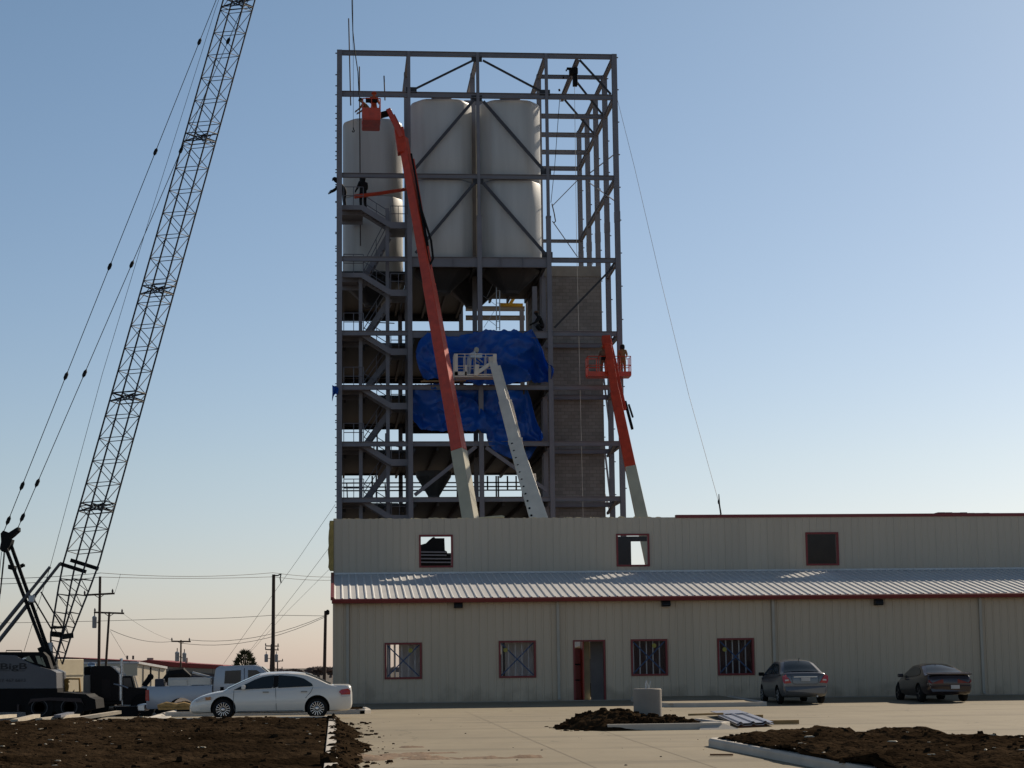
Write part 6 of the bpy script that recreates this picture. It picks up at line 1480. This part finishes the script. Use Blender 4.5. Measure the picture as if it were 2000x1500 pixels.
# ------------------------------------------------------------------ overhead wires
M_WIRE = mat('weathered wire', (.10, .095, .09), .7)
def wire(label, pts, r=.018, group='overhead wires'):
    b = MB(); b.path(pts, r, 4); tag(b.build('overhead_wire', M_WIRE), label, 'wire', group)
def sag(a, c, s, n=10): return [V(a).lerp(V(c), k/n)-V((0, 0, s*4*(k/n)*(1-k/n))) for k in range(n+1)]
wire('upper of the two wires running between the two tallest poles', sag(P(-30, 1130, 128), P(197, 1119, 130), .1)+sag(P(197, 1119, 130), P(533, 1118.5, 150), .25)[1:]+sag(P(533, 1118.5, 150), P(660, 1127, 160), .1)[1:])
wire('lower of the two wires running between the two tallest poles', sag(P(-30, 1141, 128), P(196, 1127, 130), .1)+sag(P(196, 1127, 130), P(534, 1126.5, 150), .1)[1:]+sag(P(534, 1126.5, 150), P(660, 1133, 160), .1)[1:])
wire('wire passing level behind the tall plain pole to the plain brown pole', sag(P(-30, 1217, 170), P(320, 1209, 170), .05)+sag(P(320, 1209, 170), P(534, 1201.5, 170), .1)[1:]+[P(640, 1203, 170)])
wire('upper sagging wire from the plain brown pole to the two transformer pole', sag(P(634, 1203, 150), P(372, 1250, 165), .7))
wire('lower sagging wire from the plain brown pole to the two transformer pole', sag(P(633, 1206, 150), P(370, 1258, 165), .75)+[P(353, 1256, 165)])
wire('sagging wire from the leaning pole to the two transformer pole', sag(P(216, 1230, 138), P(337, 1252.5, 165), .35), .022)
wire('thin guy wire from the leaning pole down to the far warehouse', [P(215, 1232, 138), P(253, 1295, 150)], .012)
wire('thin wire from the leaning pole crossarm towards the two transformer pole', sag(P(241, 1199, 138), P(336, 1250, 165), .2), .01)
wire('thin drop wire between the two crossarms of the left poles', sag(P(224, 1158, 130), P(235, 1122, 130), .05)+[P(236, 1121, 130)], .01)
wire('long thin guy cable slanting from the tower down past the evergreen', [P(655, 985, 107), P(587, 1085, 115), P(437, 1296, 140)], .012)
wire('long thin guy cable slanting from the building corner down past the tall pole', [P(650, 1060, 106), P(590, 1140, 115), P(485, 1275, 140)], .012)
wire('lowest thin guy cable slanting down behind the tall plain pole', [P(650, 1105, 106), P(560, 1195, 120), P(487, 1276, 140)], .010)

# ================================================================== loose material on the ground
def plank(label, p, q, w, h, m, name='plank', group=None):
    b = MB(); b.bar(p, q, w, h); return tag(b.build(name, m), label, 'plank', group)
M_WB = mat('pale weathered board', (.55, .47, .35), .75, 0, .2, 3)
def gz(px, py, z=.14): return G(px, py, z)
bl = [((60, 1415), (104, 1409), 'short pale board end lying furthest right of the near left boards'), ((102, 1411), (232, 1391), 'longest white board lying on the soil at the left edge'), ((76, 1405), (150, 1397), 'bright pale board lying crosswise at the left edge'), ((28, 1408), (72, 1398), 'pale board slanting at the left edge below the crane wheel'), ((0, 1416), (28, 1410), 'stubby pale board at the bottom left beside the slanting board'), ((-10, 1401), (26, 1398), 'flat pale board at the far left edge of the photo'), ((112, 1399), (138, 1393), 'short grey board leaning on the longest white board')]
for i, (p, q, l_) in enumerate(bl):
    a, c = gz(*p, .17+.015*(i % 3)), gz(*q, .17+.015*(i % 3)); a.y = min(a.y, 57+i*.2); c.y = min(c.y, 60)
    plank(l_, P(*p, 55.5+.15*i), P(*q, 57.8+.15*i), .2, .07+.02*(i % 2), M_WB if i != 6 else MATS['grey rail paint'], group='boards on the soil at the left')
# log-like debris beside the pickup
b = MB(); pts = [P(308, 1381, 66.6), P(325, 1377.5, 66.6), P(345, 1379.5, 66.6), P(360, 1377.5, 66.6), P(376, 1380, 66.6)]
b.path(pts, [.08, .12, .1, .12, .07], 8); b.box(P(310, 1383, 66.5)-V((0, .1, .06)), P(376, 1381, 66.7)+V((0, .1, 0))); o = b.build('debris_roll', mat('golden straw wattle', (.40, .25, .09), .9, 0, .4, 6, .6, 12), smooth=True); tag(o, 'straw coloured roll of debris lying in front of the pickup rear wheel', 'debris')
# metal sheets and lumber by the middle island
ms = thing('sheet_stack', 'stack of ribbed grey metal sheets lying right of the concrete light base', 'metal sheets', G(1455, 1412))
M_SHT = mat('pale blue metal sheet', (.36, .37, .43), .35, .35, .1, 2)
e = [G(1402, 1404), G(1465, 1401), G(1512, 1419), G(1440, 1422)]
for k in range(2):
    b = MB(); rows = []
    for j in range(2):
        r = []
        for i in range(25):
            t = i/24; lo, hi = e[0].lerp(e[1], t), e[3].lerp(e[2], t); p = lo.lerp(hi, j); r.append(p+V((-.02*k, -.03*k, .05+.05*k+(.035 if i % 8 in (2, 3) else 0))))
        rows.append(r)
    b.grid(rows); o = b.build('sheet', M_SHT, ms, fix=False); o.modifiers.new('thickness', 'SOLIDIFY').thickness = .012
b = MB(); q = [G(1388, 1399), G(1440, 1396), G(1462, 1403), G(1405, 1405)]; b.prism([p+V((0, 0, .13)) for p in q], (0, 0, .02)); b.build('sheet', M_SHT, ms)
b = MB(); b.bar(e[3]+V((.1, .15, .02)), e[2]+V((-.2, .15, .02)), .1, .06); b.build('rust_edge', mat('rusty batten', (.12, .045, .025), .8), ms)
plank('lumber lying flat furthest right beside the stacked metal sheets', G(1488, 1411, .06), G(1560, 1410, .06), .10, .10, M_LUMBER, group='lumber by the middle island')
plank('shorter lumber lying behind the stacked metal sheets', G(1452, 1399.5, .06), G(1490, 1399, .06), .09, .09, M_LUMBER, group='lumber by the middle island')
plank('thin batten lying across the top of the dirt heap behind the light base', P(1345, 1396, MY+3), P(1412, 1394, MY+3.2), .07, .05, M_LUMBER, group='lumber by the middle island')
b = MB(); b.path([G(1470, 1408, .05), G(1476, 1403, .12), G(1484, 1404, .14), G(1489, 1407, .08), G(1480, 1409, .05)], .012, 5); tag(b.build('strapping_coil', mat('olive strap', (.2, .17, .06), .6)), 'loose coil of strap beside the stacked metal sheets', 'strap')
# pipes and lumber along the back of the right island
zz = .22
def rb(px, py): return P(px, py, back_y_(px))
def back_y_(px): return br.y+.55
plank('grey pipe bundle lying along the back kerb of the right soil island', P(1616, 1445, 36.0), P(1720, 1451, 34.6), .14, .08, mat('lavender grey pipe', (.30, .30, .38), .4), 'pipe_bundle')
plank('long lumber beam lying along the back kerb of the right soil island', P(1712, 1452, 34.6), P(1952, 1448.5, 34.3), .09, .05, M_LUMBER, group='lumber on the right island')
plank('second lumber beam lying tight behind the long beam on the right island', P(1770, 1450, 34.9), P(1950, 1446.5, 34.7), .08, .06, M_LUMBER, group='lumber on the right island')
plank('short batten propped up behind the long beam on the right island', P(1878, 1444, 35.0), P(1941, 1441, 34.9), .05, .03, M_LUMBER, group='lumber on the right island')
plank('pale grey pipe continuing to the right edge past the lumber beams', P(1952, 1450, 34.2), P(2060, 1448, 33.8), .10, .06, MATS['lavender grey pipe'], 'pipe_bundle')
b = MB(); rnd = random.Random(2)
for k in range(60):
    c = P(rnd.uniform(1722, 1775), 1452, 34.2); c += V((0, rnd.uniform(-.1, .1), rnd.uniform(-.03, .07))); s = rnd.uniform(.02, .05); b.lathe([(s*.5, -s*.8), (s, 0), (s*.6, s*.8)], c, 'Z', 6)
tag(b.build('earth_clump', M_CLOD), 'dark lump of earth sitting on the pipes at the right island back edge', 'dirt clump')
b = MB(); rnd = random.Random(8)
for k in range(40):
    c = P(rnd.uniform(1458, 1482), 1438, 36.6); c += V((0, rnd.uniform(-.1, .1), rnd.uniform(-.03, .05))); s = rnd.uniform(.02, .05); b.lathe([(s*.5, -s*.8), (s, 0), (s*.6, s*.8)], c, 'Z', 6)
tag(b.build('earth_clump', M_CLOD), 'small lump of earth on the left crest of the right soil island', 'dirt clump')
plank('small brown batten lying on the concrete below the right island kerb', G(1387, 1474, .03), G(1432, 1474, .03), .06, .03, mat('brown batten', (.20, .10, .045), .8))
